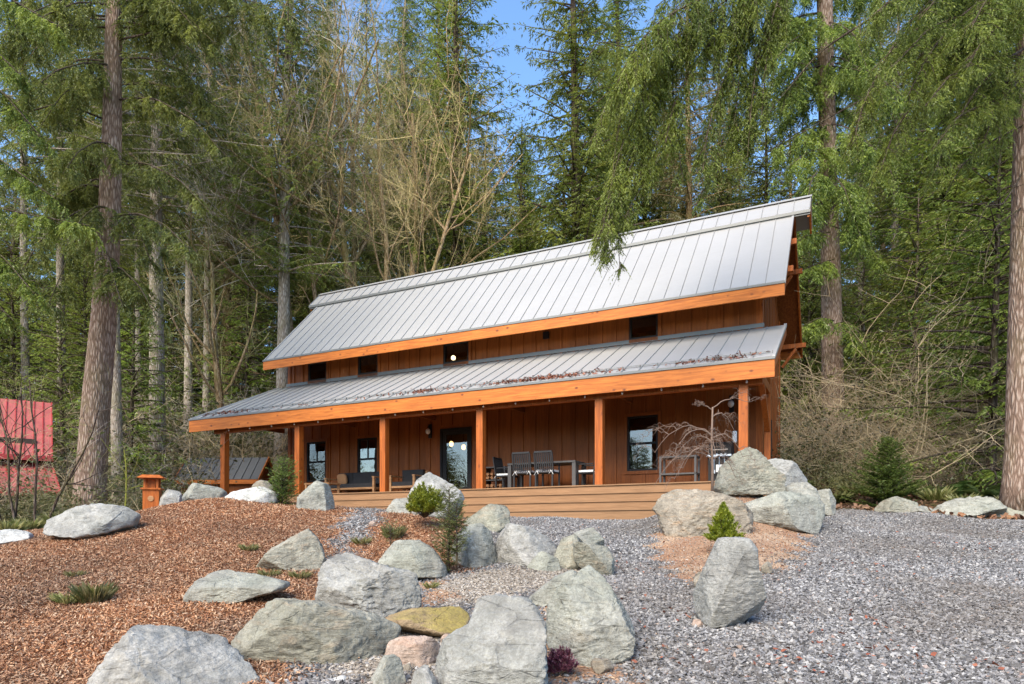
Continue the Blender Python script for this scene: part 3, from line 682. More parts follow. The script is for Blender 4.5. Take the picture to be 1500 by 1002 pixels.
# roofs: slabs with raised seams
def slab(name, quad, th, mat, seam, seam_h=.026, seam_w=.011, parent=house, seam_mat=None):
    """quad: lower-left, lower-right, upper-right, upper-left corners of the top surface (any order counter-clockwise seen from above)"""
    q = [Vector(p) for p in quad]; n = (q[1]-q[0]).cross(q[3]-q[0]).normalized()
    mb = MB(); lo_ = [p-n*th for p in q]
    mb.add([tuple(p) for p in q+lo_], [(0,1,2,3),(7,6,5,4),(0,4,5,1),(1,5,6,2),(2,6,7,3),(3,7,4,0)], 0)
    L = (q[1]-q[0]).length; k = max(1, int(round(L/seam))); 
    e = (q[1]-q[0]).normalized()
    for i in range(k+1):
        f = i/k; a = q[0]+e*(f*L*.998+.001*L); 
        # keep seams parallel to the right edge, stop at the quad's upper edge
        up_ = (q[2]-q[1]); b_ = a+up_
        if (b_-q[3]).dot(e) < 0:
            # clip against the tapered left edge q0-q3
            ed = q[3]-q[0]; den = ed.dot(e); 
            if den > 1e-6:
                s_ = (a-q[0]).dot(e)/den; b_ = a+up_*min(1, s_)
        if (b_-a).length < .05: continue
        side = e*(seam_w/2); ht = n*seam_h; o_ = n*.0005
        vs = [a-side+o_, a+side+o_, b_+side+o_, b_-side+o_, a-side+ht, a+side+ht, b_+side+ht, b_-side+ht]
        mb.add([tuple(p) for p in vs], [(4,5,6,7),(0,1,5,4),(1,2,6,5),(2,3,7,6),(3,0,4,7)], 1)
    return mb.build(name, [mat, seam_mat or M['roof']], parent)
MX0, MX1, UX0, UX1 = -12.8, 4.03, -13.2, 4.47
S1, S2 = EY0, 2*RY-EY0
M['seam'] = m_plain('seam_metal', (.33,.335,.33), .5, .2)
slab('main_roof', [(MX0,S1,RZ0),(MX1,S1,RZ0),(MX1,RY,roofz(RY)),(MX0,RY,roofz(RY))], .03, M['roof'], .415, seam_mat=M['seam'])
slab('rear_roof', [(MX1,S2,RZ0),(MX0,S2,RZ0),(MX0,RY+.001,roofz(RY)),(MX1,RY+.001,roofz(RY))], .03, M['roof'], .415, seam_mat=M['seam'])
# soffit boarding under both slopes
mb = MB()
for sg in (0, 1):
    f = (lambda y: y) if sg == 0 else (lambda y: 2*RY-y)
    a0, a1 = EY0+.03, RY-.01
    qs = [(MX0+.03,f(a0),roofz(a0)-.045),(MX1-.03,f(a0),roofz(a0)-.045),(MX1-.03,f(a1),roofz(a1)-.045),(MX0+.03,f(a1),roofz(a1)-.045)]
    q2 = [(p[0],p[1],p[2]-.07) for p in qs]
    mb.add(qs+q2, [(0,1,2,3),(7,6,5,4),(0,4,5,1),(1,5,6,2),(2,6,7,3),(3,7,4,0)])
mb.build('soffit', M['soffit'], house)
# eave fascia, gutter edge, barge boards
mb = MB(); mb.box((MX0-.02,EY0-.05,RZ0-.335),(MX1+.02,EY0,RZ0-.055)); mb.build('eave_fascia', M['fascia'], house)
mb = MB(); mb.box((MX0-.02,S2,RZ0-.335),(MX1+.02,S2+.05,RZ0-.055)); mb.build('eave_fascia', M['fascia'], house)
mb = MB(); mb.box((MX0-.03,EY0-.07,RZ0-.052),(MX1+.03,EY0-.005,RZ0+.004)); mb.build('drip_edge', M['trim'], house)
for x in (MX0-.02, MX1-.03):
    for sg in (0, 1):
        mb = MB(); f = (lambda y: y) if sg == 0 else (lambda y: 2*RY-y)
        a = (EY0+.001, RZ0-.04); b = (RY, roofz(RY)-.04); h = .26
        vs = [(X, f(y), z+dz) for X in (x, x+.05) for (y, z) in (a, b) for dz in (0, -h)]
        mb.add(vs, [(0,1,3,2),(4,6,7,5),(0,2,6,4),(1,5,7,3),(0,4,5,1),(2,3,7,6)])
        mb.build('barge_board', M['post'], house)
for x in (MX0-.028, MX1-.012):
    mb = MB()
    a = (EY0, RZ0+.012); b = (RY, roofz(RY)+.012)
    vs = [(X, y, z+dz) for X in (x, x+.05) for (y, z) in (a, b) for dz in (.03, -.06)]
    mb.add(vs, [(0,1,3,2),(4,6,7,5),(0,2,6,4),(1,5,7,3),(0,4,5,1),(2,3,7,6)])
    mb.build('rake_trim', M['roof'], house)
# raised ridge roof
def uz(y): return roofz(y)+.13
UY = 4.3
slab('ridge_roof', [(UX0,UY,uz(UY)),(UX1,UY,uz(UY)),(UX1,RY,uz(RY)),(UX0,RY,uz(RY))], .03, M['roof'], .415, seam_mat=M['seam'])
slab('ridge_roof', [(UX1,2*RY-UY,uz(UY)),(UX0,2*RY-UY,uz(UY)),(UX0,RY+.001,uz(RY)),(UX1,RY+.001,uz(RY))], .03, M['roof'], .415, seam_mat=M['seam'])
mb = MB(); mb.box((UX0,UY+.02,uz(UY)-.12),(UX1,UY+.055,uz(UY)-.032)); mb.box((UX0-.01,UY-.015,uz(UY)-.075),(UX1+.01,UY+.015,uz(UY)+.004)); mb.build('vent_strip', M['trim'], house)
mb = MB()
for sg in (-1, 1): mb.bar((UX0-.02,RY+sg*.075,uz(RY)-.035),(UX1+.02,RY+sg*.075,uz(RY)-.035),.19,.012,up=(0,sg*.7,1))
mb.build('ridge_cap', M['roof'], house)
for x in (UX0+.02, UX1-.07):
    for sg in (0, 1):
        mb = MB(); f = (lambda y: y) if sg == 0 else (lambda y: 2*RY-y)
        a = (UY+.06, uz(UY+.06)-.045); b = (RY, uz(RY)-.045); h = .19
        vs = [(X, f(y), z+dz) for X in (x, x+.05) for (y, z) in (a, b) for dz in (0, -h)]
        mb.add(vs, [(0,1,3,2),(4,6,7,5),(0,2,6,4),(1,5,7,3),(0,4,5,1),(2,3,7,6)])
        mb.build('ridge_barge_board', M['fascia'], house)
# purlin ends and brackets on the right gable
for y in (EY0+1.0, 3.8, 2*RY-3.8, S2-.35):
    z = roofz(y)-.30
    mb = MB(); mb.box((WX1+.03,y-.05,z-.14),(MX1+.14,y+.05,z)); mb.bar((WX1+.06,y,z-.72),(MX1-.15,y,z-.16),.08,.09,up=(0,1,0)); mb.build('outlooker_bracket', M['post'], house)
# porch roof (left end tapers back to the wall corner)
PE, PZ = -.3, 3.40; PT = 4.87
PX0, PX1 = -14.0, 4.0
def pz(y): return PZ+(y-PE)*(PT-PZ)/(WY-PE)
slab('porch_roof', [(PX0,PE,PZ),(PX1,PE,PZ),(PX1,WY-.001,PT),(-13.0,WY-.001,PT)], .03, M['roof'], .415, seam_mat=M['seam'])
mb = MB(); qs = [(PX0+.05,PE+.03,pz(PE+.03)-.045),(PX1-.03,PE+.03,pz(PE+.03)-.045),(PX1-.03,WY-.03,pz(WY)-.06),(-12.95,WY-.03,pz(WY)-.06)]
q2 = [(p[0],p[1],p[2]-.09) for p in qs]; mb.add(qs+q2, [(0,1,2,3),(7,6,5,4),(0,4,5,1),(1,5,6,2),(2,6,7,3),(3,7,4,0)]); mb.build('porch_soffit', M['soffit'], house)
mb = MB(); mb.box((WX0-.1,WY-.045,PT+.005),(WX1+.1,WY-.036,PT+.11)); mb.build('wall_flashing', M['trim'], house)
mb = MB(); mb.box((PX0-.02,PE-.06,PZ-.43),(PX1+.02,PE-.001,PZ-.055)); mb.build('porch_fascia', M['fascia'], house)
mb = MB(); mb.box((PX0-.03,PE-.085,PZ-.052),(PX1+.03,PE-.005,PZ+.004)); mb.build('drip_edge', M['trim'], house)
mb = MB()
a = (PE+.002, PZ); b = (WY-.05, pz(WY-.05))
vs = [(X, y, z+dz) for X in (PX1-.029, PX1+.02) for (y, z) in (a, b) for dz in (-.035, -.25)]
mb.add(vs, [(0,1,3,2),(4,6,7,5),(0,2,6,4),(1,5,7,3),(0,4,5,1),(2,3,7,6)]); mb.build('barge_board', M['post'], house)
mb = MB()
vs = [(X, y, z+dz) for X in (PX1-.035, PX1+.03) for (y, z) in (a, b) for dz in (.045, -.034)]
mb.add(vs, [(0,1,3,2),(4,6,7,5),(0,2,6,4),(1,5,7,3),(0,4,5,1),(2,3,7,6)]); mb.build('rake_trim', M['roof'], house); mb = MB()
vs = [(X, y, z+dz) for (y, z, X0_, X1_) in ((PE, PZ, PX0-.035, PX0+.03), (WY-.05, pz(WY-.05), -13.05, -12.99)) for X in (X0_, X1_) for dz in (.045, -.034)]
mb.add(vs, [(0,1,3,2),(4,6,7,5),(0,4,5,1),(2,3,7,6),(0,2,6,4),(1,5,7,3)]); mb.build('rake_trim', M['roof'], house)
# snow guard rail on the porch roof
mb = MB(); yy = PE+.33; zz = pz(yy)
for dz in (.03, .06): mb.bar((PX0+.3,yy+dz*.3,zz+dz),(PX1-.12,yy+dz*.3,zz+dz),.010,.012)
for i in range(43):
    x = PX1-.06-i*.4186; mb.box((x-.008,yy-.02,zz-.0),(x+.008,yy+.03,zz+.065))
mb.build('snow_guard', M['trim'], house)
# beam, posts, braces
mb = MB(); mb.box((-13.2,-.07,2.90),(3.75,.07,3.22)); mb.build('porch_beam', M['post'], house)
PX = [3.35, .03, -3.25, -6.38, -9.58, -12.78]
for x in PX:
    mb = MB(); mb.box((x-.095,-.095,FL+.002 if x > -12 else FL+.002),(x+.095,.095,2.898)); mb.build('post', M['post'], house)
for x in (3.62,):
    mb = MB(); mb.box((x-.07, 2.1, -.05),(x+.07, 2.24, 3.9)); mb.build('post', M['post'], house)
mb = MB(); mb.bar((3.62,2.1,2.2),(3.62,.9,3.15),.1,.12,up=(1,0,0)); mb.build('knee_brace', M['post'], house)
mb = MB(); mb.bar((3.62,-.1,3.2),(3.62,2.5,3.2),.12,.2); mb.build('side_beam', M['post'], house)
for x in PX[1:]: mb = MB(); mb.box((x-.05,.1,3.23),(x+.05,WY-.03,3.38)); mb.build('porch_joist', M['soffit'], house)
# deck and steps
mb = MB(); DX0, DX1 = -13.7, 3.95
mb.box((DX0,-.25,FL-.05),(DX1,WY-.04,FL-.001)); mb.box((DX0+.02,-.22,0-.2),(DX1-.02,-.2,FL-.051)); mb.box((DX0+.02,-.19,-.2),(DX0+.05,WY-.04,FL-.051)); mb.build('deck_floor', M['deckside'], house)
for i in range(4):
    zt = FL-i*.205; yf = -.25-i*.28; mb = MB()
    mb.box((DX0+.02,yf,zt-.205-(.12 if i==3 else 0)),(DX1-.02,yf+.02,zt-.030))
    if i: mb.box((DX0,yf-.028,zt-.028),(DX1,yf+.258,zt-.0))
    else: mb.box((DX0,yf-.03,zt-.028),(DX1,yf-.001,zt-.0))
    mb.build('step', M['deckside'], house)
# vent box on the upper wall, motion sensor
x, z = hl(801, 492, WY); mb = MB(); mb.box((x-.09,WY-.09,z-.1),(x+.09,WY-.023,z+.1)); mb.build('wall_vent', M['blackmetal'], house)

# things on and around the house: all placed in the house's own axes
def hthing(name, x, y, z, rz, label, cat, group=None):
    return empty(name, hw(x, y, z), HA+rz, label, cat, group)
def lantern(px, py, y, label):
    x, z = hl(px, py, y); t = hthing('wall_lantern', x, y-.024, z, 0, label, 'wall lamp', 'wall lamps on the porch')
    mb = MB(); mb.box((-.06,-.03,-.22),(.06,0,.22)); mb.tube([(0,-.03,.12),(0,-.14,.12),(0,-.14,.06)], .012, 8); mb.build('backplate', M['blackmetal'], t)
    mb = MB(); mb.lathe([(.02,.07),(.065,.04),(.08,-.02),(.065,-.08),(.02,-.11)], 16, c=(0,-.14,0)); mb.build('globe', M['frosted'], t, True)
lantern(631, 632, WY, 'black wall lamp with frosted globe left of the glass door')
lantern(1072, 592, WY-.0, 'black wall lamp with frosted globe near the right corner post')
x, z = hl(1076, 640, 1.6)
t_ = hthing('paper_towel_holder', x, 1.6, z, 0, 'white cylinder hanging beside the right corner post', 'holder')
mb = MB(); mb.lathe([(.05,-.14),(.055,-.13),(.055,.13),(.05,.14)], 14); mb.build('tube', M['white'], t_, True)
mb = MB(); mb.tube([(0,0,.14),(0,0,.5)], .006, 6); mb.build('hook', M['blackmetal'], t_)
# pendant lamps inside
def pendant(px, py, y, ztop, label, mat, r=.09, h=.2):
    x, z = hl(px, py, y); t = hthing('pendant_lamp', x, y, z, 0, label, 'lamp', 'lit lamps seen through the glass')
    mb = MB(); mb.lathe([(r*.4,h/2),(r,h*.25),(r,-h*.3),(r*.6,-h/2)], 14); mb.build('lamp_shade', mat, t, True)
    mb = MB(); mb.tube([(0,0,h/2),(0,0,max(.3, ztop-z))], .008, 5); mb.build('cord', M['blackmetal'], t)
pendant(661, 650, 3.9, 3.55, 'left warm pendant lamp glowing inside the glass door', M['lampglow'], .065, .17)
pendant(679, 655, 3.9, 3.55, 'right warm pendant lamp glowing inside the glass door', M['lampglow'], .065, .17)
pendant(664, 524, 3.6, 5.9, 'round glowing lamp behind the third upper window from the left', M['globeglow'], .07, .14)
# string light bulbs under the fascia
st = hthing('string_lights', 0, -.2, 2.95, 0, 'string of small white bulbs hanging under the porch beam', 'string lights')
wire = []; x = -13.3; i = 0
bulbs = []
while x < 3.6: bulbs.append(x); x += .93
for a, b in zip(bulbs[:-1], bulbs[1:]):
    for k in range(6): wire.append((a+(b-a)*k/6, 0, .035+.04*abs(k-3)/3))
mb = MB(); mb.tube(wire, .004, 4); mb.build('wire', M['blackmetal'], st)
for x in bulbs:
    mb = MB(); mb.lathe([(.008,.05),(.012,.03),(.024,.0),(.018,-.022),(.004,-.032)], 10, c=(x,0,0)); mb.build('bulb', M['frosted'], st, True)

# dining set
def chair(x, y, rz, label, stripes=False):
    t = hthing('patio_chair', x, y, FL, rz, label, 'chair', 'chairs around the porch table')
    mb = MB(); mb.box((-.25,-.24,.41),(.25,.24,.44)); mb.build('seat', M['chairgrey'], t)
    mb = MB(); mb.box((-.23,-.23,.445),(.23,.23,.495)); mb.build('cushion', M['stripes'] if stripes else M['white'], t)
    for sx in (-.235, .235):
        for sy in (-.22, .23):
            mb = MB(); mb.box((sx-.02,sy-.02,0),(sx+.02,sy+.02,.41 if sy < 0 else .409)); mb.build('leg', M['chairgrey'], t)
        mb = MB(); mb.box((sx-.022,-.24,.64),(sx+.022,.20,.665)); mb.box((sx-.018,-.235,.442),(sx+.018,-.2,.639)); mb.build('armrest', M['chairgrey'], t)
    mb = MB()
    for k in range(8): xx = -.2+k*.057; mb.bar((xx,.235,.46),(xx,.31,.93),.034,.014,up=(0,1,0))
    mb.bar((-.25,.315,.945),(.25,.315,.945),.03,.05); mb.bar((-.25,.225,.44),(-.25,.31,.93),.035,.03,up=(0,1,0)); mb.bar((.25,.225,.44),(.25,.31,.93),.035,.03,up=(0,1,0))
    mb.build('backrest', M['chairgrey'], t)
    mb = MB()
    for sx in (-.2,.2): mb.bar((sx,.24,.47),(sx+.07*(1 if sx>0 else -1),.27,.36),.012,.006); mb.bar((sx,.24,.47),(sx-.05*(1 if sx>0 else -1),.27,.38),.012,.006)
    mb.build('cushion_tie', M['white'], t)
    return t
tx0, _ = hl(752, 690, 1.3); tx1, _ = hl(850, 690, 1.3)
tt_ = hthing('dining_table', (tx0+tx1)/2, 1.35, FL, 0, 'grey framed rectangular dining table on the porch', 'table')
L_ = (tx1-tx0)/2
mb = MB(); mb.box((-L_,-.42,.70),(L_,.42,.745)); mb.build('table_top', M['greywood'], tt_)
for sx in (-1,1):
    for sy in (-1,1):
        mb = MB(); mb.box((sx*(L_-.05)-.05,sy*.35-.05,0),(sx*(L_-.05)+.05,sy*.35+.05,.698)); mb.build('leg', M['greywood'], tt_)
cx_ = (tx0+tx1)/2
chair(cx_-.33, .72, math.pi, 'left slatted chair with its back to the steps at the porch table', True)
chair(cx_+.30, .72, math.pi, 'right slatted chair with its back to the steps at the porch table', True)
chair(cx_-L_-.22, 1.35, math.pi/2, 'slatted chair at the left end of the porch table')
chair(cx_+L_+.22, 1.35, -math.pi/2, 'slatted chair at the right end of the porch table')
# firewood rack
x0_, _ = hl(712, 700, 2.1); x1_, _ = hl(741, 700, 2.1); wd = (x1_-x0_)/2
rk = hthing('firewood_rack', (x0_+x1_)/2, 2.15, FL, 0, 'grey cabinet rack with split firewood on two shelves', 'rack')
mb = MB()
for sx in (-1,1): mb.box((sx*wd-.04,-.2,0),(sx*wd+.04,.2,.75))
mb.box((-wd-.06,-.22,.752),(wd+.06,.22,.79)); mb.box((-wd+.041,-.2,.04),(wd-.041,.2,.07)); mb.box((-wd+.041,-.2,.38),(wd-.041,.2,.41)); mb.build('frame', M['greywood'], rk)
rs = np.random.RandomState(5); k_ = 0
for zl in (.07, .41):
    for r_ in range(2 if zl < .3 else 2):
        for c_ in range(4):
            lg = MB(); xx = -wd+.12+c_*(2*wd-.24)/3; zz = zl+.06+r_*.105
            ang = rs.uniform(0,6.28); pr = [(xx+.055*math.cos(ang+a), zz+.052*math.sin(ang+a)) for a in (0,1.3,2.4,3.9,5.0)]
            vs = [(p[0],-.19+rs.uniform(-.01,.02),p[1]) for p in pr]+[(p[0],.17,p[1]) for p in pr]
            lg.add(vs, [(0,1,2,3,4),(9,8,7,6,5)]+[(i,(i+1)%5+0,(i+1)%5+5,i+5) for i in range(5)])
            o = lg.build('firewood', M['firewood']); o.matrix_world = HM @ Matrix.Translation(((x0_+x1_)/2,2.15,FL))
            tag(o, 'split firewood log stacked in the grey rack', 'firewood', 'firewood in the rack')
# sofa set on the left
def sofa(x, y, rz, w, label, pillows):
    t = hthing('outdoor_sofa', x, y, FL, rz, label, 'sofa')
    mb = MB(); mb.box((-w/2,-.36,.24),(w/2,.36,.30))
    for sx in (-w/2,w/2-.07): mb.box((sx,-.38,0),(sx+.07,-.31,.60)); mb.box((sx,.33,0),(sx+.07,.40,.80)); mb.box((sx-.01,-.40,.602),(sx+.09,.32,.635))
    mb.box((-w/2+.07,.34,.5),(w/2-.07,.38,.8)); mb.build('frame', M['cedar_light'], t)
    n = max(1, round(w/.7)); 
    for i in range(n):
        a = -w/2+.08+i*(w-.16)/n; b_ = a+(w-.16)/n-.01
        mb = MB(); mb.box((a,-.34,.302),(b_,.2,.43)); mb.build('seat_cushion', M['cushion'], t)
        mb = MB(); mb.box((a,.205,.38),(b_,.335,.84)); mb.build('back_cushion', M['cushion'], t)
    for px_ in pillows:
        V, Fc = ICO[3]; Q = V.copy(); Q = np.sign(Q)*np.abs(Q)**.6*[.2,.07,.19]; Q[:,1] += -.0; 
        o = link('pillow', mesh_from('pillow', Q, Fc, None, True), M['tan_cushion']); o.matrix_world = HM @ Matrix.Translation((x,y,FL)) @ Matrix.Rotation(rz,4,'Z') @ Matrix.Translation((px_,.08,.62)) @ Matrix.Rotation(.25,4,'X')
        tag(o, 'tan pillow at the left end of the dark sofa' if px_ < 0 else 'tan pillow on the sofa at the middle of the porch', 'pillow')
sx0, _ = hl(484, 700, 1.9); sx1, _ = hl(556, 700, 1.9)
sofa((sx0+sx1)/2, 2.0, 0, sx1-sx0, 'wooden frame sofa with dark cushions under the lower windows', [-(sx1-sx0)/2+.35])
sx2, _ = hl(575, 700, 1.9)
sofa(sx2+.55, 2.0, 0, .95, 'dark cushioned armchair behind the second post bay', [])
ct = hthing('coffee_table', (sx0+sx1)/2-.5, .95, FL, 0, 'low wooden coffee table in front of the sofa', 'table')
mb = MB(); mb.box((-.5,-.28,.37),(.5,.28,.41)); mb.build('table_top', M['cedar_light'], ct)
for sx in (-.45,.45):
    for sy in (-.23,.23): mb = MB(); mb.box((sx-.03,sy-.03,0),(sx+.03,sy+.03,.369)); mb.build('leg', M['cedar_light'], ct)
# grey open shelf and grill at the right
a_, _ = hl(968, 690, 1.2); b_, _ = hl(1022, 690, 1.2); w2 = (b_-a_)/2
sh = hthing('open_shelf', (a_+b_)/2, 1.25, FL, 0, 'grey metal open shelf frame right of the last window', 'shelf')
mb = MB()
for sx in (-w2, w2-.05):
    for sy in (-.22,.18): mb.box((sx,sy,0),(sx+.05,sy+.04,.70))
for z in (.28,.70): mb.box((-w2,-.22,z+.001),(w2,.22,z+.04))
mb.build('frame', M['greywood'], sh)
gx0, _ = hl(1040, 690, 1.5); gx1, _ = hl(1073, 690, 1.5); gw = (gx1-gx0)/2
gr = hthing('barbecue_grill', (gx0+gx1)/2, 1.5, FL, 0, 'black barbecue grill with steel front shelf by the corner post', 'grill')
mb = MB(); mb.box((-gw,-.25,.1),(gw,.25,.68)); mb.build('cabinet', M['black'], gr)
mb = MB(); n=10
pr = [(-.27,.74)]+[(-.27+.02+ .27*(1-math.cos(a)), .74+.34*math.sin(a)) for a in np.linspace(.2,math.pi-.2,n)]+[(.27,.74)]
vs = [(-gw,p[0],p[1]) for p in pr]+[(gw,p[0],p[1]) for p in pr]; k=len(pr)
mb.add(vs, [tuple(range(k)), tuple(range(2*k-1,k-1,-1))]+[(i,i+k,(i+1)%k+k,(i+1)%k) for i in range(k)]); mb.build('lid', M['black'], gr)
mb = MB(); mb.box((-gw-.02,-.34,.69),(gw+.02,.26,.735)); mb.tube([(-gw+.06,-.33,.85),(gw-.06,-.33,.85)], .014, 8)
for i in range(4): mb.lathe([(.02,0),(.02,.02)], 10, c=(-gw+.12+i*(2*gw-.24)/3,-.30,.74))
mb.build('front_shelf', M['steel'], gr)
mb = MB()
for i in range(3): xx=-gw+.16+i*.12; mb.tube([(xx,-.36,.68),(xx,-.37,.36)], .008, 6); mb.box((xx-.025,-.38,.28),(xx+.025,-.365,.36))
mb.build('utensils', M['steel'], gr)
mb = MB(); mb.box((-.08,-.262,.32),(.07,-.252,.5)); mb.build('panel_sticker', M['white'], gr)
# dead leaves and needles caught behind the snow guard
rs = np.random.RandomState(9); n = 700
xx = np.concatenate([rs.normal(-1.5,.9,n//2), rs.normal(2.9,.5,n//6), rs.normal(-5,.3,n//8), rs.normal(-13,.6,n//8), rs.uniform(-13,3.8,n//8)]); n = len(xx); xx=np.clip(xx,-13.6,3.85); yy = PE+.12+np.abs(rs.normal(0,.16,n))
Q = np.array([(-1,-1,0),(1,-.6,0),(1,.7,0),(-1,.8,0)], float)[None]*np.stack([rs.uniform(.02,.06,n), rs.uniform(.012,.03,n), np.ones(n)],-1)[:,None,:]
Q = rot_apply(Q, rs, n, .5); Q[:,:,0]+=xx[:,None]; Q[:,:,1]+=yy[:,None]; Q[:,:,2]+=(PZ+(yy-PE)*(PT-PZ)/(WY-PE)+.02+.03*rs.rand(n))[:,None]
o = link('roof_debris', mesh_from('roof_debris', Q.reshape(-1,3), (np.arange(n)*4)[:,None]+np.array([[0,1,2,3]])), M['redlitter']); o.matrix_world = HM
tag(o, 'brown leaves and needles caught along the snow guard on the porch roof', 'leaf debris', kind='stuff')

# ------------------------------------------------------------------ shed, red cabin, garden lantern
def gabled(name, loc, rz, L, D, wh, rh, label, cat, wallm, roofm, trimm, seam, oh=.25):
    t = empty(name, loc, rz, label, cat)
    mb = MB(); mb.box((-L/2,-D/2,-1.),(L/2,D/2,wh)); 
    mb.add([(-L/2,-D/2,wh),(-L/2,D/2,wh),(-L/2,0,wh+rh),(L/2,-D/2,wh),(L/2,D/2,wh),(L/2,0,wh+rh)], [(0,2,1),(3,4,5)])
    z = .18
    while z < wh: mb.box((-L/2-.012,-D/2-.014,z-.10),(L/2+.012,-D/2-.001,z)); z += .12
    mb.build('wall', wallm, t)
    s = rh/(D/2); e = D/2+oh; z0 = wh+rh-s*e+.06; zt = wh+rh+.06
    mb = MB()
    q = [(-L/2-oh,-e,z0),(L/2+oh,-e,z0),(L/2+oh,0,zt),(-L/2-oh,0,zt)]
    slab('roof', q, .04, roofm, seam, parent=t, seam_mat=roofm)
    slab('roof', [(L/2+oh,e,z0),(-L/2-oh,e,z0),(-L/2-oh,.001,zt),(L/2+oh,.001,zt)], .04, roofm, seam, parent=t, seam_mat=roofm)
    mb = MB(); mb.box((-L/2-oh,-e-.03,z0-.17),(L/2+oh,-e-.001,z0-.02)); mb.build('fascia', trimm, t)
    for x in (-L/2-oh-.03, L/2+oh-.0):
        for sg in (-1,1):
            mb = MB(); vs = [(X, sg*y, zz+dz) for X in (x, x+.03) for (y, zz) in ((e, z0), (0, zt)) for dz in (.03, -.14)]
            mb.add(vs, [(0,1,3,2),(4,6,7,5),(0,2,6,4),(1,5,7,3),(0,4,5,1),(2,3,7,6)])
            mb.build('barge_board', trimm, t)
    return t
p = at(334, 745, 25.5)
gabled('garden_shed', (p.x, p.y, p.z), -.05, 2.75, 1.5, 1.12, .72, 'low orange sided shed with a dark metal roof behind the left porch end', 'shed', M['siding'], M['darkroof'], M['fascia'], .32, .16)
# red cabin: dark walls, upper red roof and lower red porch roof
c0 = at(77, 662, 22) - Matrix.Rotation(.6,3,'Z') @ Vector((2.55,-.25,0))
cab = empty('red_roof_cabin', (c0.x, c0.y, 0), .6, 'dark walled cabin with two tiers of faded red metal roof at the left edge', 'cabin')
mb = MB(); mb.box((-4,.2,-2.6),(2.1,4.2,3.0)); mb.build('wall', M['darkwall'], cab)
def roofp(q, name): slab(name, q, .04, M['redroof'], .25, .03, .03, parent=cab, seam_mat=M['redtrim'])
roofp([(-4.5,-.25,2.42),(2.55,-.25,2.42),(2.55,2.0,4.5),(-4.5,2.0,4.5)], 'upper_roof')
roofp([(2.55,4.3,2.42),(-4.5,4.3,2.42),(-4.5,2.001,4.5),(2.55,2.001,4.5)], 'rear_roof')
roofp([(-4.5,-1.7,1.22),(2.75,-1.7,1.22),(2.55,.19,2.22),(-4.5,.19,2.22)], 'porch_roof')
mb = MB(); mb.box((-4.5,-.30,2.27),(2.57,-.255,2.43)); mb.build('fascia', M['redtrim'], cab); mb = MB(); mb.box((-4.5,-1.75,1.07),(2.77,-1.705,1.23)); mb.build('fascia', M['redtrim'], cab)
for x in (2.4,-.6,-3.6): mb = MB(); mb.box((x-.07,-1.6,-3),(x+.07,-1.46,1.15)); mb.build('post', M['darkwall'], cab)
# wooden garden lantern
p = at(223, 752, 12.2)
gl_ = empty('wooden_garden_lantern', (p.x,p.y,gz1(p.x,p.y)-.02), .3, 'small pagoda shaped orange wooden lantern left of the deck', 'lantern')
mb = MB(); mb.box((-.13,-.13,0),(.13,.13,.36)); mb.build('base_box', M['post'], gl_)
mb = MB(); mb.lathe([(.05,-.001),(.05,.012)], 12); o = mb.build('knob', M['cedar_light'], gl_); o.rotation_euler=(math.pi/2,0,0); o.location=(0,-.13,.2)
mb = MB()
for sx in (-.1,.1):
    for sy in (-.1,.1): mb.box((sx-.018,sy-.018,.39),(sx+.018,sy+.018,.56))
mb.box((-.16,-.16,.36),(.16,.16,.388)); mb.box((-.055,-.055,.39),(.055,.055,.55)); mb.build('light_frame', M['post'], gl_)
mb = MB(); mb.add([(-.21,-.21,.563),(.21,-.21,.563),(.21,.21,.563),(-.21,.21,.563),(-.14,-.14,.62),(.14,-.14,.62),(.14,.14,.62),(-.14,.14,.62)], [(3,2,1,0),(4,5,6,7),(0,1,5,4),(1,2,6,5),(2,3,7,6),(3,0,4,7)]); mb.build('cap', M['post'], gl_)
# ------------------------------------------------------------------ vegetation
def norm(a): return a/(np.linalg.norm(a, axis=-1, keepdims=True)+1e-9)
def leaves_on(P, Dv, n_rs, L, W, spread=.7, hang=.2, flat=None):
    """one slim triangle per point: P base, Dv twig direction"""
    n = len(P); s = n_rs.choice([-1., 1.], n)
    up = np.array([0,0,1.]); side = norm(np.cross(Dv, up)+n_rs.normal(0,.05,(n,3)))
    d = norm(Dv + side*(s*n_rs.uniform(.3,1.,n)*spread/.7)[:,None] + np.array([0,0,-1])*(hang*n_rs.uniform(.3,1.4,n))[:,None] + n_rs.normal(0,.16,(n,3)))
    w = norm(np.cross(d, n_rs.normal(0,1,(n,3))*np.array([.6,.6,.35])+up))
    l = L*n_rs.uniform(.6,1.25,n); ww = W*n_rs.uniform(.7,1.3,n)
    V = np.stack([P-w*ww[:,None]*.5, P+d*(l*.45)[:,None]+w*ww[:,None]*.6, P+d*l[:,None], P+d*(l*.45)[:,None]-w*ww[:,None]*.6], 1)
    return V
def sprays(P0_, D0, Ln, rs, step, L, W, droop, twist=.0):
    """twigs (P0, D0, length) carrying leaves on both sides"""
    cnt = np.maximum(2, (Ln/step).astype(int)); idx = np.repeat(np.arange(len(P0_)), cnt)
    q = rs.rand(len(idx)); dist = q*Ln[idx]
    P = P0_[idx]+D0[idx]*dist[:,None]; P[:,2] -= droop*dist*q*1.0
    D = D0[idx].copy(); D[:,2] -= 2*droop*q; D = norm(D)
    sc = (1.1-.5*q)
    V = leaves_on(P, D, rs, L, W, .7, .15+droop*.4)
    V = P[:,None,:] + (V-P[:,None,:])*sc[:,None,None]
    return V
def qmesh(name, V):
    n = len(V); F_ = (np.arange(n)*4)[:,None]+np.array([[0,1,2,3]])
    return mesh_from(name, V.reshape(-1,3), F_)
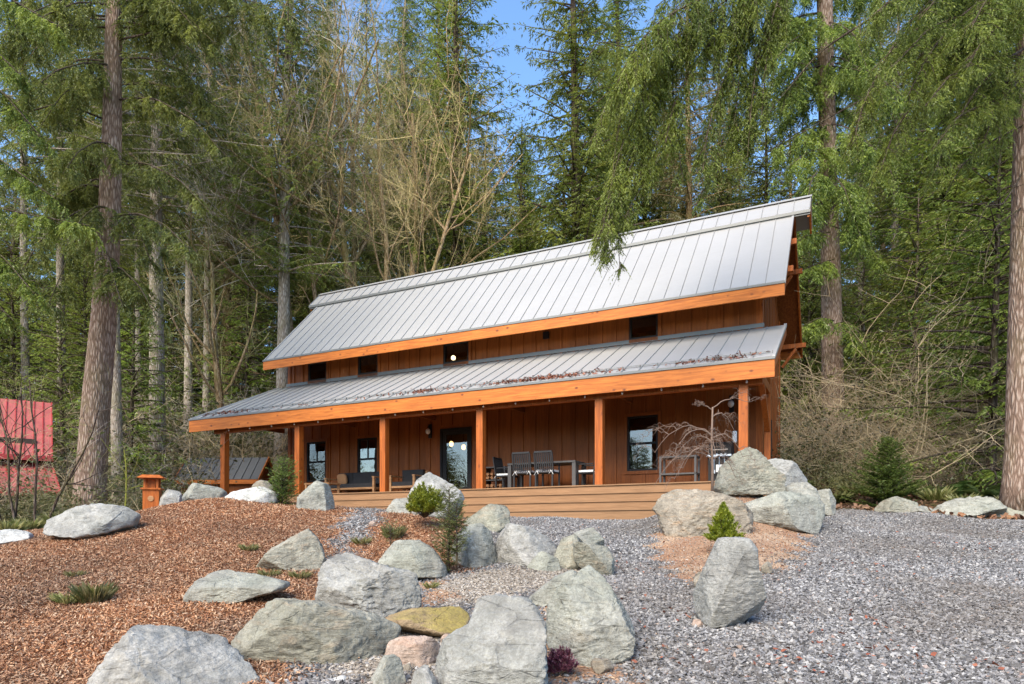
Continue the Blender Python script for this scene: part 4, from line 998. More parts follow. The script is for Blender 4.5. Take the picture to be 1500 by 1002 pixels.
def make_conifer(seed, H, h0, L, leaf=(.17,.04), droop=.25, tw_droop=.3, step=.075, gap=.42, nb=5, tilt=.15, power=.75, rtrunk=.3, dead=30, dense=1., sub=1):
    """returns (wood MB, leaf quads)"""
    rs = np.random.RandomState(seed); wood = MB(); Vs = []
    lean = rs.normal(0,.012,2)
    def tr(z): return np.array([lean[0]*z+.06*math.sin(z*.3+seed), lean[1]*z+.05*math.cos(z*.27+seed), z])
    zs = np.linspace(-.6, H, 16); rr = rtrunk*(1-np.clip(zs,0,H)/H)**.85+.012; rr[0] *= 1.35; rr[1] *= 1.02
    wood.tube([tr(z) for z in zs], rr, 12)
    z = h0
    while z < H-.25:
        f = (z-h0)/(H-h0); nbk = max(3, int(nb*(1-.2*f)))
        a0 = rs.uniform(0, 6.28)
        for i in range(nbk):
            az = a0+i*6.283/nbk+rs.normal(0,.25); ln = L*((1-f)**power)*rs.uniform(.55,1.15)+.25
            if f < .12: ln *= rs.uniform(.35,1)
            if rs.rand() < .06: continue
            base = tr(z+rs.uniform(-.2,.2)); dr = np.array([math.cos(az), math.sin(az), 0])
            rise = tilt+.35*f+rs.normal(0,.06); n = 7; s = np.linspace(0,1,n)
            kx = rs.normal(0,.06)
            pts = base[None]+dr[None]*(s*ln)[:,None]; pts[:,2] += rise*ln*s-droop*ln*s**2*(1-.4*f)+.10*ln*s**4
            pts[:,0] += -dr[1]*kx*ln*s**2; pts[:,1] += dr[0]*kx*ln*s**2
            wood.tube(pts, np.linspace(.012+.012*ln, .004, n), 4, cap=False)
            nt = max(4, int(ln/.085*dense)); sv = np.clip(rs.uniform(.03,1.02,nt),0,1); 
            p = np.stack([np.interp(sv, s, pts[:,k]) for k in range(3)], -1)
            tdir = norm(np.stack([np.interp(sv, s, np.gradient(pts[:,k])) for k in range(3)], -1))
            side = norm(np.cross(tdir, [0,0,1])); sg = rs.choice([-1.,1.], nt)
            ang = rs.uniform(.6,1.15,nt)
            d = norm(tdir*np.cos(ang)[:,None]+side*(sg*np.sin(ang))[:,None]+np.array([0,0,-1])*(tw_droop*rs.uniform(.2,1.3,nt))[:,None])
            tl = (.27*ln*(1.08-sv)*np.clip(sv*5,.5,1)+.20)*rs.uniform(.6,1.2,nt)
            Vs.append(sprays(p, d, tl, rs, step, leaf[0], leaf[1], tw_droop*.6))
        z += gap*rs.uniform(.7,1.3)*(1-.35*f)
    for i in range(dead):                                          # bare dead twigs below the crown
        zz = rs.uniform(h0*.15, h0+1); az = rs.uniform(0,6.28); ln = rs.uniform(.4,1.7); b = tr(zz); dr = np.array([math.cos(az), math.sin(az), 0]); s = np.linspace(0,1,5)
        pts = b[None]+dr[None]*(s*ln)[:,None]; pts[:,2] += -.15*ln*s**2+rs.uniform(-.1,.25)*ln*s
        wood.tube(pts, np.linspace(.016,.004,5), 3, cap=False)
    return wood, np.concatenate(Vs)
def tree_thing(name, seed, foliage, bark, label, cat, group, **kw):
    t = empty(name, (0,0,0), 0, label, cat, group)
    w, V = make_conifer(seed, **kw)
    w.build('trunk', M[bark], t, True); link('crown', qmesh('crown', V), M[foliage], t); return t
KIND = {}
KIND['fir']    = lambda: tree_thing('fir_tree', 21, 'fir', 'bark', '', 'tree', None, H=30, h0=7, L=5.2, leaf=(.21,.038), step=.052, gap=.50, nb=7, droop=.35, tw_droop=.45, rtrunk=.36)
KIND['firb']   = lambda: tree_thing('fir_tree', 33, 'fir', 'bark_grey', '', 'tree', None, H=30, h0=11, L=4.6, leaf=(.21,.037), step=.054, gap=.52, nb=6, droop=.30, tw_droop=.5, rtrunk=.32, dead=60)
KIND['spire']  = lambda: tree_thing('spruce_tree', 45, 'cedar', 'bark_dark', '', 'tree', None, H=26, h0=1.0, L=4.6, leaf=(.21,.038), step=.052, gap=.45, nb=7, droop=.30, tw_droop=.35, rtrunk=.28, dead=0, power=.8)
KIND['full']   = lambda: tree_thing('hemlock_tree', 57, 'hemlock', 'bark_dark', '', 'tree', None, H=20, h0=.6, L=4.8, leaf=(.19,.038), step=.05, gap=.42, nb=7, droop=.40, tw_droop=.55, rtrunk=.22, dead=0, power=.7)
KIND['young']  = lambda: tree_thing('young_cedar', 69, 'cedar', 'bark_dark', '', 'tree', None, H=9, h0=.3, L=3.0, leaf=(.14,.035), step=.055, gap=.36, nb=6, droop=.35, tw_droop=.4, rtrunk=.10, dead=0, power=.7)
KIND['lacy']   = lambda: tree_thing('hemlock_tree', 81, 'olive', 'bark_moss', '', 'tree', None, H=28, h0=5, L=4.6, leaf=(.22,.034), step=.062, gap=.6, nb=6, droop=.5, tw_droop=.9, rtrunk=.26, dead=70)
PROTO = {}; USED = {}
def plant(kind, px, Y, label, cat='tree', group=None, scale=1., sz=None, rz=None, lean=(0,0), base=None, mats=None):
    if kind not in PROTO: PROTO[kind] = KIND[kind](); t = PROTO[kind]; fresh = True
    else: t = copy_tree(PROTO[kind]); fresh = False
    X = (px-CX)/F*Y; z = gz1(X, Y) if base is None else base
    t.location = (X, Y, z); t.scale = (scale, scale, sz if sz else scale)
    t.rotation_euler = (lean[0], lean[1], rz if rz is not None else random.uniform(0, 6.28))
    t['label'] = label; t['category'] = cat
    if group: t['group'] = group
    elif 'group' in t: del t['group']
    return t
G1 = 'conifers of the forest left of the house'; G2 = 'conifers rising behind the roof'; G3 = 'conifers right of the house'
# --- large trees one can tell apart
plant('firb', 408, 29, 'tall straight grey trunk just behind the left end of the house', group=G1, sz=.95)
plant('firb', 228, 26, 'straight grey conifer trunk left of the shed', group=G1, scale=.95, sz=1.0)
plant('firb', 277, 31, 'slim grey trunk behind the shed', group=G1, scale=.62, sz=.9)
plant('firb', 171, 23, 'slender grey trunk right beside the big leaning trunk', group=G1, scale=.6, sz=.85)
plant('spire', 668, 34, 'tall spruce behind the roof, left of the gap of open blue sky', group=G2, sz=1.27, scale=1.15)
plant('spire', 842, 31, 'tall dense spruce behind the roof, right of the gap of open blue sky', group=G2, sz=1.3, scale=1.05)
plant('full', 765, 35, 'bright green tree whose top ends below the gap of blue sky', group=G2, sz=.98, scale=1.1)
plant('spire', 905, 37, 'dark spruce behind the roof under the hanging boughs', group=G2, sz=1.3, scale=1.0)
plant('firb', 1308, 33, 'thinner brown trunk in the brush right of the thick reddish trunk', group=G3, scale=.8)
plant('full', 1120, 33, 'green conifer behind the right end of the roof ridge', group=G3, sz=.92)
plant('lacy', 1010, 35, 'thin drooping conifer behind the roof ridge under the hanging boughs', group=G3, sz=1.0)
plant('young', 1455, 18.5, 'bright green low cedar boughs at the right edge above the ferns', group=G3, scale=1.15)
plant('young', 1540, 20, 'green cedar just outside the right edge', group=G3, scale=1.2)
plant('full', 1390, 30, 'dark drooping conifer above the tangle of brush on the right', group=G3, sz=1.05, scale=1.15)
plant('spire', 1475, 27, 'dark conifer close to the right edge behind the bark trunk', group=G3, sz=1.0)
plant('young', 190, 24, 'small green cedar between the big leaning trunk and the next grey trunk', group=G1, scale=.95)
plant('young', 95, 26, 'small green cedar behind the red roof cabin', group=G1, scale=1.0)
plant('young', 640, 33, 'green cedar just above the roof left of centre', group=G2, scale=1.2)
plant('lacy', 330, 36, 'thin drooping conifer left of the bare maple', group=G1)
plant('full', 440, 40, 'dark conifer behind the bare maple', group=G1, sz=1.05)
for px_, Y_, sc_, lab_ in ((40,30,.6,'slim pale trunk behind the red roof cabin'),(92,33,.7,'pale trunk just left of the big leaning trunk'),(205,34,.5,'very thin pale trunk left of the straight grey trunk'),(300,35,.6,'thin pale trunk between the shed trunk and the mossy one'),(372,37,.6,'thin pale trunk right of the mossy curved trunk'),(470,38,.65,'pale trunk seen above the left end of the roof'),(585,38,.6,'thin trunk right of the bare maple'),(1265,36,.6,'thin trunk right of the thick reddish trunk'),(1345,37,.7,'grey trunk among the brush on the right'),(1410,35,.6,'thin trunk left of the right edge cedar')):
    plant('firb', px_, Y_, lab_, group=G1 if px_ < 700 else G3, scale=sc_, sz=1.0)
# --- the forest wall behind: individually placed, indistinguishable filler trees
fill = []
rs = np.random.RandomState(77)
FILL = [(39, 118), (49, 110), (61, 100)]
for Y, stepx in FILL:
    px = -230
    while px < 1760:
        p = px+rs.uniform(-22,22); px += stepx
        kind = rs.choice(['lacy','firb','firb','lacy','spire'] if p < 470 else ['fir','spire','full','lacy','firb','spire'])
        H0 = {'fir':30,'spire':26,'full':20,'lacy':28,'firb':30}[kind]
        YY = Y+rs.uniform(-3,3)
        X = (p-CX)/F*YY; zb = gz1(X, YY)
        # desired top row in the photograph
        top = 60*rs.randn()-40
        if 695 < p < 830: top = 205+rs.uniform(-15,40)
        if 830 <= p < 1000: top = 60+rs.uniform(-60,60)
        if 1080 < p < 1210: top = 190+rs.uniform(-50,60)
        if -60 < p < 100: top = 150+rs.uniform(-60,80)
        if 100 <= p < 470 and Y > 45: top = 140+rs.uniform(-60,140)
        if 1210 <= p < 1420 and Y > 45: top = 170+rs.uniform(-90,90)
        Hn = (HY-top)/F*YY - zb; Hn = max(12, min(Hn, 36))
        g = 'G'
        side = 'left of the house' if p < 420 else ('behind the roof' if p < 1130 else 'right of the house')
        plant(kind, p, YY, 'conifer in the dense forest wall far %s' % side, group='far forest conifers '+side, scale=rs.uniform(.85,1.15), sz=Hn/H0)
for Y, stepx in ((43, 85), (54, 95)):                              # shorter understorey closing the wall
    px = -220
    while px < 1760:
        p = px+rs.uniform(-25,25); px += stepx
        side = 'left of the house' if p < 420 else ('behind the roof' if p < 1130 else 'right of the house')
        plant('full' if rs.rand()<.5 else 'young', p, Y+rs.uniform(-3,3), 'low bushy conifer in the understorey far %s' % side, group='far understorey conifers '+side, scale=rs.uniform(.9,1.5), sz=rs.uniform(.55,.9) if rs.rand()<.5 else 1.2)
for p, YY in ((1340,24),(1260,30),(1190,31),(1420,34),(20,30),(130,34),(250,36),(360,33),(60,36),(-60,28),(1600,26),(480,36),(560,38),(1160,38)):
    side = 'left of the house' if p < 600 else 'right of the house'
    plant('young', p, YY, 'low young conifer in the understorey %s' % side, group='young understorey conifers '+side, scale=rs.uniform(.9,1.3))
# trees behind the viewer: they show in the window glass
for X, Y, kd in ((-16,-13,'firb'),(-9,-20,'spire'),(-2,-16,'full'),(4,-22,'spire'),(11,-17,'full'),(-22,-5,'full'),(19,-14,'spire'),(25,-6,'full'),(-13,-27,'spire'),(16,-28,'spire'),(0,-30,'spire'),(30,2,'spire'),(8,-33,'spire'),(-6,-34,'spire'),(7,-26,'full'),(-19,-20,'full'),(22,-22,'full'),(-11,-15,'spire'),(14,-36,'spire'),(1,-20,'spire'),(-26,-14,'spire'),(-30,0,'spire')):
    t = plant(kd, 750, 10, 'conifer standing behind the viewer and mirrored in the windows', group='conifers behind the viewer'); t.location = (X, Y, gz1(X, Y)-.2); s_ = .55; t.scale = (s_, s_, s_*.75)

for k_ in range(26):
    t = plant('full' if k_ % 2 else 'young', 750, 10, 'bushy conifer far behind the viewer on the left, mirrored in the windows', group='conifers behind the viewer on the left'); X = -58+2.0*k_; Y = 9-.85*k_-4*((k_*5)%3)/2-3; t.location = (X, Y, gz1(X, Y)-.2); t.scale = (1.1,1.1,.55 if k_ % 2 else 1.1)
for k_ in range(15):
    t = plant('young', 750, 10, 'bushy young conifer behind the viewer mirrored in the lower windows', group='young conifers behind the viewer'); X = -25+3.6*k_; Y = -9-3*((k_*7)%4)/3; t.location = (X, Y, gz1(X, Y)-.2); t.scale = (1.2,1.2,.95)
# --- the two near trees with their own shapes: explicit limbs with hanging curtains of needles
def near_tree(name, label, base, top, r0, r1, limbs, foliage, bark, group=None, leaf=(.085,.02), seed=1, dens=1., lean_pts=None, dead=(), lstep=.016):
    t = empty(name, base, 0, label, 'tree', group); B = np.array(base); rs = np.random.RandomState(seed); wood = MB(); Vs = []
    pts = lean_pts if lean_pts is not None else [base, top]
    pts = np.array([tuple(p) for p in pts], float)
    k = np.linspace(0,1,len(pts)); kk = np.linspace(0,1,22); tp = np.stack([np.interp(kk,k,pts[:,i]) for i in range(3)],-1)
    rr = r0+(r1-r0)*kk; rr[0] *= 1.3; rr[1] *= 1.1
    wood.tube(tp-B, rr, 20); tr_ = wood.build('trunk', M[bark], t, True)
    lw = MB()
    for limb in limbs:
        P = np.array([tuple(p) for p in limb['p']], float); k = np.linspace(0,1,len(P)); kk = np.linspace(0,1,24)
        C = np.stack([np.interp(kk,k,P[:,i]) for i in range(3)],-1)
        for _ in range(2): C[1:-1] = (C[:-2]+2*C[1:-1]+C[2:])/4
        lw.tube(C-B, np.linspace(limb.get('r',.05)*.6, .006, 24), 6, cap=False)
        Ln = np.linalg.norm(np.diff(C,axis=0),axis=1).sum()
        if limb.get('bare'):
            for j in range(int(Ln*7)):
                u_ = rs.uniform(.1,1); p = np.array([np.interp(u_,kk,C[:,i]) for i in range(3)]); d = norm(rs.normal(0,1,3)*[1,1,.6]+[0,0,-.3]); l_ = rs.uniform(.15,.7)
                q = [p, p+d*l_*.5, p+d*l_+np.array([0,0,-.1*l_])]; lw.tube(np.array(q)-B, [.006,.004,.002], 3, cap=False)
            if not limb.get('leafy'): continue
        s0 = limb.get('start',.15); nsb = int(Ln*limb.get('n',7)*dens)
        for j in range(nsb):
            u_ = s0+(1-s0)*rs.rand(); i_ = u_*23; a = int(min(i_,22)); fr = i_-a
            p = C[a]*(1-fr)+C[a+1]*fr; td = norm(C[a+1]-C[a]); side = norm(np.cross(td,[0,0,1]))*rs.choice([-1,1])
            hl_ = limb.get('hang',1.)*rs.uniform(.35,1.15)*(1.1-.55*u_)
            out = limb.get('out',.35)*rs.uniform(.2,1.2)
            n = 8; s = np.linspace(0,1,n)
            sb = p[None]+(side*out+td*.25*out)[None]*(hl_*np.sqrt(s)*1.1)[:,None]; sb[:,2] -= hl_*s**1.3*limb.get('down',1.)
            sb += rs.normal(0,.012,(n,3))*hl_
            lw.tube(sb-B, np.linspace(.007,.002,n), 3, cap=False)
            nt = max(5, int(hl_/.028)); sv = rs.uniform(.03,1,nt)
            pp = np.stack([np.interp(sv,s,sb[:,i]) for i in range(3)],-1); dd = norm(np.stack([np.interp(sv,s,np.gradient(sb[:,i])) for i in range(3)],-1))
            rd = norm(rs.normal(0,1,(nt,3))*[1,1,.2]); d = norm(dd*.75+rd*.75+np.array([0,0,-.15])); tl = rs.uniform(.07,.26,nt)*(1.15-.6*sv)*limb.get('w',1.)
            Vs.append(sprays(pp, d, tl, rs, lstep, leaf[0], leaf[1], .35))
    lw.build('branches', M['bark_dark'], t, True)
    V = np.concatenate(Vs)-B; link('crown', qmesh('crown', V), M[foliage], t); return t
# right edge tree
bR = at(1497, 700, 14.5); bR.z = gz1(bR.x, bR.y)
topR = (bR.x+.25, bR.y, 14.5)
def A(px, py, Y): return tuple(at(px, py, Y))
limbsR = [
 dict(p=[(bR.x,14.5,12.9),A(1300,-60,13.8),A(1120,-25,13.2),A(1030,-5,12.9),A(965,30,12.7),A(925,75,12.6),A(905,120,12.5)], r=.045, hang=1.3, out=.5, n=10, start=.36, w=1.15),
 dict(p=[(bR.x,14.5,13.6),A(1290,-120,14.2),A(1130,-90,13.8),A(1080,0,13.4),A(1085,110,13.3),A(1070,220,13.2)], r=.07, hang=1.1, out=.35, n=9, start=.38, w=1.2),
 dict(p=[A(1250,-90,13.9),A(1120,-40,13.4),A(1050,10,13.0),A(985,60,13.0),A(960,110,13.0)], r=.05, hang=1.2, out=.45, n=10, start=.25, w=1.1),
 dict(p=[A(1210,-60,13.9),A(1140,-20,13.7),A(1110,60,13.6),A(1100,150,13.5),A(1095,210,13.5)], r=.04, hang=1.0, out=.3, n=14, start=.2, w=1.1),
 *[dict(p=[A(a,b,13.4-.18*i_) for i_,(a,b) in enumerate(pp)], r=.02, hang=h_, out=.5, n=12, start=.0, w=1.15) for pp, h_ in (
   ([(1130,-30),(1060,10),(990,50),(950,90),(940,150)],.9), ([(1120,-20),(1060,40),(1010,100),(985,160),(975,210)],.9), ([(1130,0),(1080,70),(1050,140),(1035,200),(1030,250)],.8),
   ([(1140,0),(1110,80),(1100,160),(1095,230)],.7), ([(990,50),(950,130),(915,200),(895,270),(882,340)],.7), ([(1010,40),(960,150),(930,230),(905,290)],.6), ([(1150,-30),(1130,30),(1120,110),(1115,180)],.7),
   ([(1120,-60),(1060,-40),(1000,-20),(960,10)],.9), ([(1080,40),(1020,60),(960,80),(925,110)],.8), ([(950,60),(915,70),(880,60),(862,80)],.5), ([(960,140),(925,220),(900,300),(885,370)],.45), ([(930,170),(905,260),(880,330),(868,365)],.4), ([(1000,180),(960,240),(930,290),(915,320)],.5), ([(1060,200),(1040,260),(1020,300)],.4), ([(900,250),(890,320),(884,380)],.3), ([(940,60),(912,150),(900,230),(893,300),(890,350)],.45), ([(925,90),(890,150),(868,200)],.5), ([(960,100),(950,200),(935,270)],.6), ([(915,280),(905,340),(908,395)],.25), ([(985,120),(990,200),(1000,260)],.6))],
 dict(p=[(bR.x,14.5,11.4),A(1400,-10,14.0),A(1310,60,13.6),A(1265,150,13.3),A(1250,210,13.2)], r=.06, hang=.8, out=.6, n=12, start=.2),
 dict(p=[(bR.x,14.4,10.8),A(1440,60,13.8),A(1370,110,13.4),A(1310,190,13.1),A(1290,250,13.0)], r=.05, hang=.9, out=.6, n=12, start=.15),
 dict(p=[(bR.x,14.4,11.6),A(1450,-10,13.2),A(1400,30,12.5),A(1360,80,12.0),A(1330,140,11.8)], r=.05, hang=.8, out=.6, n=12, start=.15),
 dict(p=[(bR.x,14.3,10.2),A(1470,90,13.4),A(1430,130,12.8),A(1390,200,12.5),A(1370,250,12.4)], r=.05, hang=.8, out=.6, n=12, start=.15),
 dict(p=[(bR.x,14.3,9.6),A(1480,130,13.6),A(1455,170,13.2),A(1440,210,13.0)], r=.04, hang=.6, out=.6, n=12, start=.1),
 dict(p=[(bR.x,14.3,11.9),A(1500,-20,13.2),A(1520,40,12.5),A(1535,110,12.2)], r=.05, hang=.9, out=.6, n=10, start=.1),
 dict(p=[(bR.x,14.6,11.9),A(1530,-20,15.2),A(1600,40,15.5),A(1650,150,15.6)], r=.05, hang=1.0, out=.6, n=9, start=.1),
 dict(p=[(bR.x,14.4,8.6),A(1455,205,14.2),A(1410,240,14.0),A(1385,285,14.0)], r=.035, hang=.6, out=.5, n=6, start=.15),
 dict(p=[(bR.x,14.4,7.7),A(1470,300,14.2),A(1445,300,14.0),A(1425,345,14.0)], r=.03, bare=True),
 dict(p=[(bR.x,14.4,6.9),A(1460,330,14.2),A(1445,370,14.0),A(1440,420,13.9)], r=.03, bare=True),
 dict(p=[A(1560,-160,16),A(1310,5,15.6),A(1200,75,15.4),A(1110,185,15.2)], r=.07, bare=True),
 dict(p=[A(1420,20,16),A(1300,125,15.8),A(1210,175,15.5),A(1120,225,15.3)], r=.035, bare=True),
]
rs = np.random.RandomState(31)
for i in range(46):
    py = rs.uniform(-140, 190); ln = rs.uniform(60, 235)*(1 if py < 120 else .6); yo = rs.uniform(-3.6, 2.2); x0 = 1490
    limbsR.append(dict(p=[A(x0,py,14.5),A(x0-ln*.35,py+5,14.5+yo*.4),A(x0-ln*.7,py+25,14.5+yo*.8),A(x0-ln,py+55+ln*.15,14.5+yo)], r=.03, hang=rs.uniform(.35,.75), out=1., n=8.5, start=.12, down=.65, w=1.4))
near_tree('hemlock_tree', 'near hemlock at the right edge with reddish bark and boughs hanging before the roof', tuple(bR), topR, .34, .22, limbsR, 'hemlock', 'bark', seed=4, leaf=(.058,.0135), lstep=.0105)
# thick trunk right of the house
bT = at(1222, 690, 26); bT.z = gz1(bT.x, bT.y)-.1; limbsT = []
rs = np.random.RandomState(8)
for i in range(60):
    py = rs.uniform(-150, 330); d_ = rs.choice([-1,1]); ln = rs.uniform(50,120)*(1 if py<230 else .6); yo = rs.uniform(-3.5,3.5); xx = 1208+12*py/700
    limbsT.append(dict(p=[A(xx,py,26),A(xx+d_*ln*.35,py+4,26+yo*.4),A(xx+d_*ln*.7,py+20,26+yo*.8),A(xx+d_*ln,py+rs.uniform(35,75),26+yo)], r=.05, hang=rs.uniform(.6,1.5), out=.8, n=4, start=.1, down=.85, w=2.2))
for pp in ([(1222,380),(1200,385),(1165,400),(1135,440)],[(1222,470),(1200,465),(1170,480),(1150,505)],[(1222,475),(1240,470),(1262,490),(1270,510)],[(1216,340),(1180,345),(1150,370)],[(1216,330),(1260,345),(1290,380)]):
    limbsT.append(dict(p=[A(a,b,25.5-i_*.5) for i_,(a,b) in enumerate(pp)], r=.04, hang=.8, out=.8, n=8, start=.2, down=.8, w=2.2))
near_tree('fir_tree', 'thick reddish conifer trunk standing right of the house corner', tuple(bT), None, .44, .26, limbsT, 'hemlock', 'bark', seed=19, leaf=(.13,.028), lean_pts=[tuple(bT), A(1220,560,26), A(1217,400,26), A(1212,200,26), A(1205,-150,26)], group=None, lstep=.026)
# left big leaning fir
bL = at(128, 735, 19); bL.z = gz1(bL.x, bL.y)-.1
lp = [tuple(bL), A(140,600,19), A(152,470,19), A(160,330,19), A(164,200,19), A(166,60,19), A(168,-120,19)]
limbsL = []
rs = np.random.RandomState(14)
for i in range(38):
    py = rs.uniform(-110, 330); d_ = rs.choice([-1,1]); ln = rs.uniform(70,190)*(1.0 if py<200 else .75); yo = rs.uniform(-3.2,2.5)
    x0 = 164; dr_ = rs.uniform(15,75)
    limbsL.append(dict(p=[A(x0,py,19),A(x0+d_*ln*.35,py-4,19+yo*.4),A(x0+d_*ln*.7,py+dr_*.4,19+yo*.8),A(x0+d_*ln,py+dr_+15,19+yo)], r=.05, hang=rs.uniform(.5,1.1), out=.75, n=6.5, start=.15, down=.75, w=1.5))
for (pp) in ([(164,300),(110,310),(60,350),(30,400)],[(160,330),(110,350),(90,400),(70,450)],[(150,400),(175,390),(205,420),(232,470)],[(165,250),(100,230),(40,240),(-10,270)],[(150,360),(160,380),(170,420),(180,450)],[(166,180),(90,150),(20,170),(-40,200)],[(165,60),(260,40),(350,20),(430,30)],[(165,30),(240,0),(320,-10),(400,10)]):
    limbsL.append(dict(p=[A(a,b,19-i_*.7) for i_,(a,b) in enumerate(pp)], r=.05, hang=.9, out=.7, n=8, start=.2, down=.8, w=1.5))
near_tree('fir_tree', 'big leaning fir at the left with a thick furrowed brown trunk and drooping boughs', tuple(bL), None, .40, .17, limbsL, 'fir', 'bark', seed=9, leaf=(.095,.021), dens=.95, lean_pts=lp, lstep=.0155)
# boughs of a tree outside the left edge
bE = Vector((-16.2, 15.5, gz1(-16.2, 15.5)))
limbsE = []
for (pp) in ([(-200,80),(-90,90),(0,130),(60,200)],[(-200,180),(-80,180),(10,240),(80,290)],[(-200,260),(-80,280),(20,310),(130,330)],[(-200,320),(-90,340),(0,370),(50,430)],[(-200,20),(-100,10),(-20,60),(30,110)],[(-200,360),(-90,390),(-20,430),(20,470)],[(-200,-40),(-100,-40),(0,-10),(90,40)]):
    limbsE.append(dict(p=[A(a,b,15.5-i_*.4) for i_,(a,b) in enumerate(pp)], r=.05, hang=.8, out=.7, n=10, start=.25, down=.7, w=1.3))
near_tree('fir_tree', 'fir outside the left edge whose bright green boughs reach into the photo', tuple(bE), (bE.x, bE.y, 13), .3, .18, limbsE, 'cedar', 'bark', seed=10, leaf=(.08,.019), lstep=.0135)

# --- bare deciduous trees
def bare(seed, stems, H, mat_trunk, mat_twig, name, label, loc, spread=.35, fine=1., r0=.13, cat='tree', group=None, moss=False, minr=.004, maxd=5, up=.12, kids=(5,8), u0=.35):
    rs = np.random.RandomState(seed); t = empty(name, loc, 0, label, cat, group); wd = MB(); tw = MB()
    def grow(p, d, L, r, depth):
        n = 6 if depth < 2 else 4
        pts = [np.array(p)]; dd = np.array(d, float)
        for i in range(n):
            dd = norm(dd+rs.normal(0,.10+.035*depth,3)+np.array([0,0,up*(1 if depth<3 else .3)])); pts.append(pts[-1]+dd*L/n)
        pts = np.array(pts); r1 = max(minr*.5, r*(.45 if depth else .38))
        rs_ = 1 if depth < 2 else .62
        (wd if depth < 2 else tw).tube(pts, np.linspace(r*rs_, r1*rs_, n+1), 8 if depth==0 else (5 if depth==1 else 3), cap=False)
        if depth >= maxd or r < minr: return
        k = int(rs.randint(*kids)*fine*(1.5 if depth==0 else 1))
        for j in range(k):
            u_ = rs.uniform(u0 if depth==0 else .15, 1); i_ = u_*n; a = int(min(i_, n-1)); fr = i_-a
            q = pts[a]*(1-fr)+pts[a+1]*fr; td = norm(pts[a+1]-pts[a]); rd = norm(np.cross(td, rs.normal(0,1,3)))
            an = rs.uniform(.35,.95)*(1+spread); nd = norm(td*math.cos(an)+rd*math.sin(an))
            rr = (r+(r1-r)*u_)*rs.uniform(.4,.65); grow(q, nd, L*(rs.uniform(.26,.48) if depth == 0 and H > 12 else rs.uniform(.35,.6))*(1.05-.3*u_), rr, depth+1)
    for (dx, dy, tx, ty, h, r) in stems: grow((dx,dy,-.3), norm(np.array([tx,ty,1.])), h, r, 0)
    wd.build('trunk', M[mat_trunk], t, True); tw.build('twigs', M[mat_twig], t); return t
def ploc(px, Y): X = (px-CX)/F*Y; return (X, Y, gz1(X, Y))
bare(3, [(-.5,0,-.05,0,20,.23),(0,.3,.02,.03,21,.22),(.4,0,.07,0,20,.20),(.1,-.4,.03,-.04,19,.18),(.6,.3,.12,.02,17,.16),(-.7,.3,-.11,.03,18,.15)], 15, 'bark_moss', 'twig_gold', 'maple_tree', 'big bare many stemmed maple with golden twigs rising behind the roof left of centre', ploc(533, 31), maxd=4, fine=1.0, kids=(6,10), u0=.5)
bare(5, [(0,0,-.02,.02,22,.20)], 16, 'bark_moss', 'twig_grey', 'maple_tree', 'bare grey maple with flaking bark beside the left end of the roof', ploc(428, 30), maxd=4, kids=(6,9), u0=.4)
bare(6, [(0,0,-.12,0,10.5,.19)], 11, 'bark_moss', 'twig_olive', 'alder_tree', 'curved mossy bare trunk with low mossy limbs above the shed', ploc(352, 27), maxd=4, kids=(4,7))
bare(12, [(0,0,.03,.02,18,.12)], 17, 'bark_moss', 'twig_olive', 'alder_tree', 'bare tree with pale twigs between the maple and the tall spruce', ploc(600, 33), maxd=4, kids=(6,9))
# --- tangled bare brush
def brush(seed, n, R, H, mat, name, label, group, leafmat=None, nleaf=0):
    rs = np.random.RandomState(seed); t = empty(name, (0,0,0), 0, label, 'shrub', group); mb = MB()
    V = []
    def st(p, d, L, r, dep):
        m_ = 6; pts = [p]; dd = d
        for i in range(m_): dd = norm(dd+rs.normal(0,.22,3)+np.array([0,0,-.10 if dep==0 else -.03])); pts.append(pts[-1]+dd*L/m_)
        pts = np.array(pts); mb.tube(pts, np.linspace(r,r*.3,m_+1), 3, cap=False)
        if leafmat:
            for _ in range(nleaf): q = pts[rs.randint(2,m_+1)]+rs.normal(0,.06,3); V.append((q, dd))
        if dep < 2:
            for j in range(rs.randint(3,6)):
                a = rs.randint(1,m_); st(pts[a], norm(dd*.6+rs.normal(0,.7,3)+np.array([0,0,.2])), L*rs.uniform(.3,.6), r*.55, dep+1)
    for i in range(n):
        a = rs.uniform(0,6.28); rr = R*math.sqrt(rs.rand()); st(np.array([rr*math.cos(a), rr*math.sin(a)*.7, -.1]), norm(np.array([math.cos(a)*.5,math.sin(a)*.4,1])+rs.normal(0,.25,3)), H*rs.uniform(.6,1.15), .008, 0)
    mb.build('stems', M[mat], t)
    if V:
        P = np.array([v[0] for v in V]); D = np.array([v[1] for v in V]); link('leaves', qmesh('leaves', leaves_on(P, D, rs, .09, .05)), M[leafmat], t)
    return t
BR = [brush(1, 46, 1.6, 2.3, 'twig', 'bare_shrub', '', None), brush(2, 26, 1.5, 2.2, 'twig_olive', 'bare_shrub', '', None, 'brushleaf', 6), brush(3, 24, 1.3, 1.8, 'twig_red', 'bare_shrub', '', None, 'brushleaf', 2), brush(4, 34, 1.6, 2.4, 'twig_grey', 'bare_shrub', '', None, 'brushleaf', 3)]
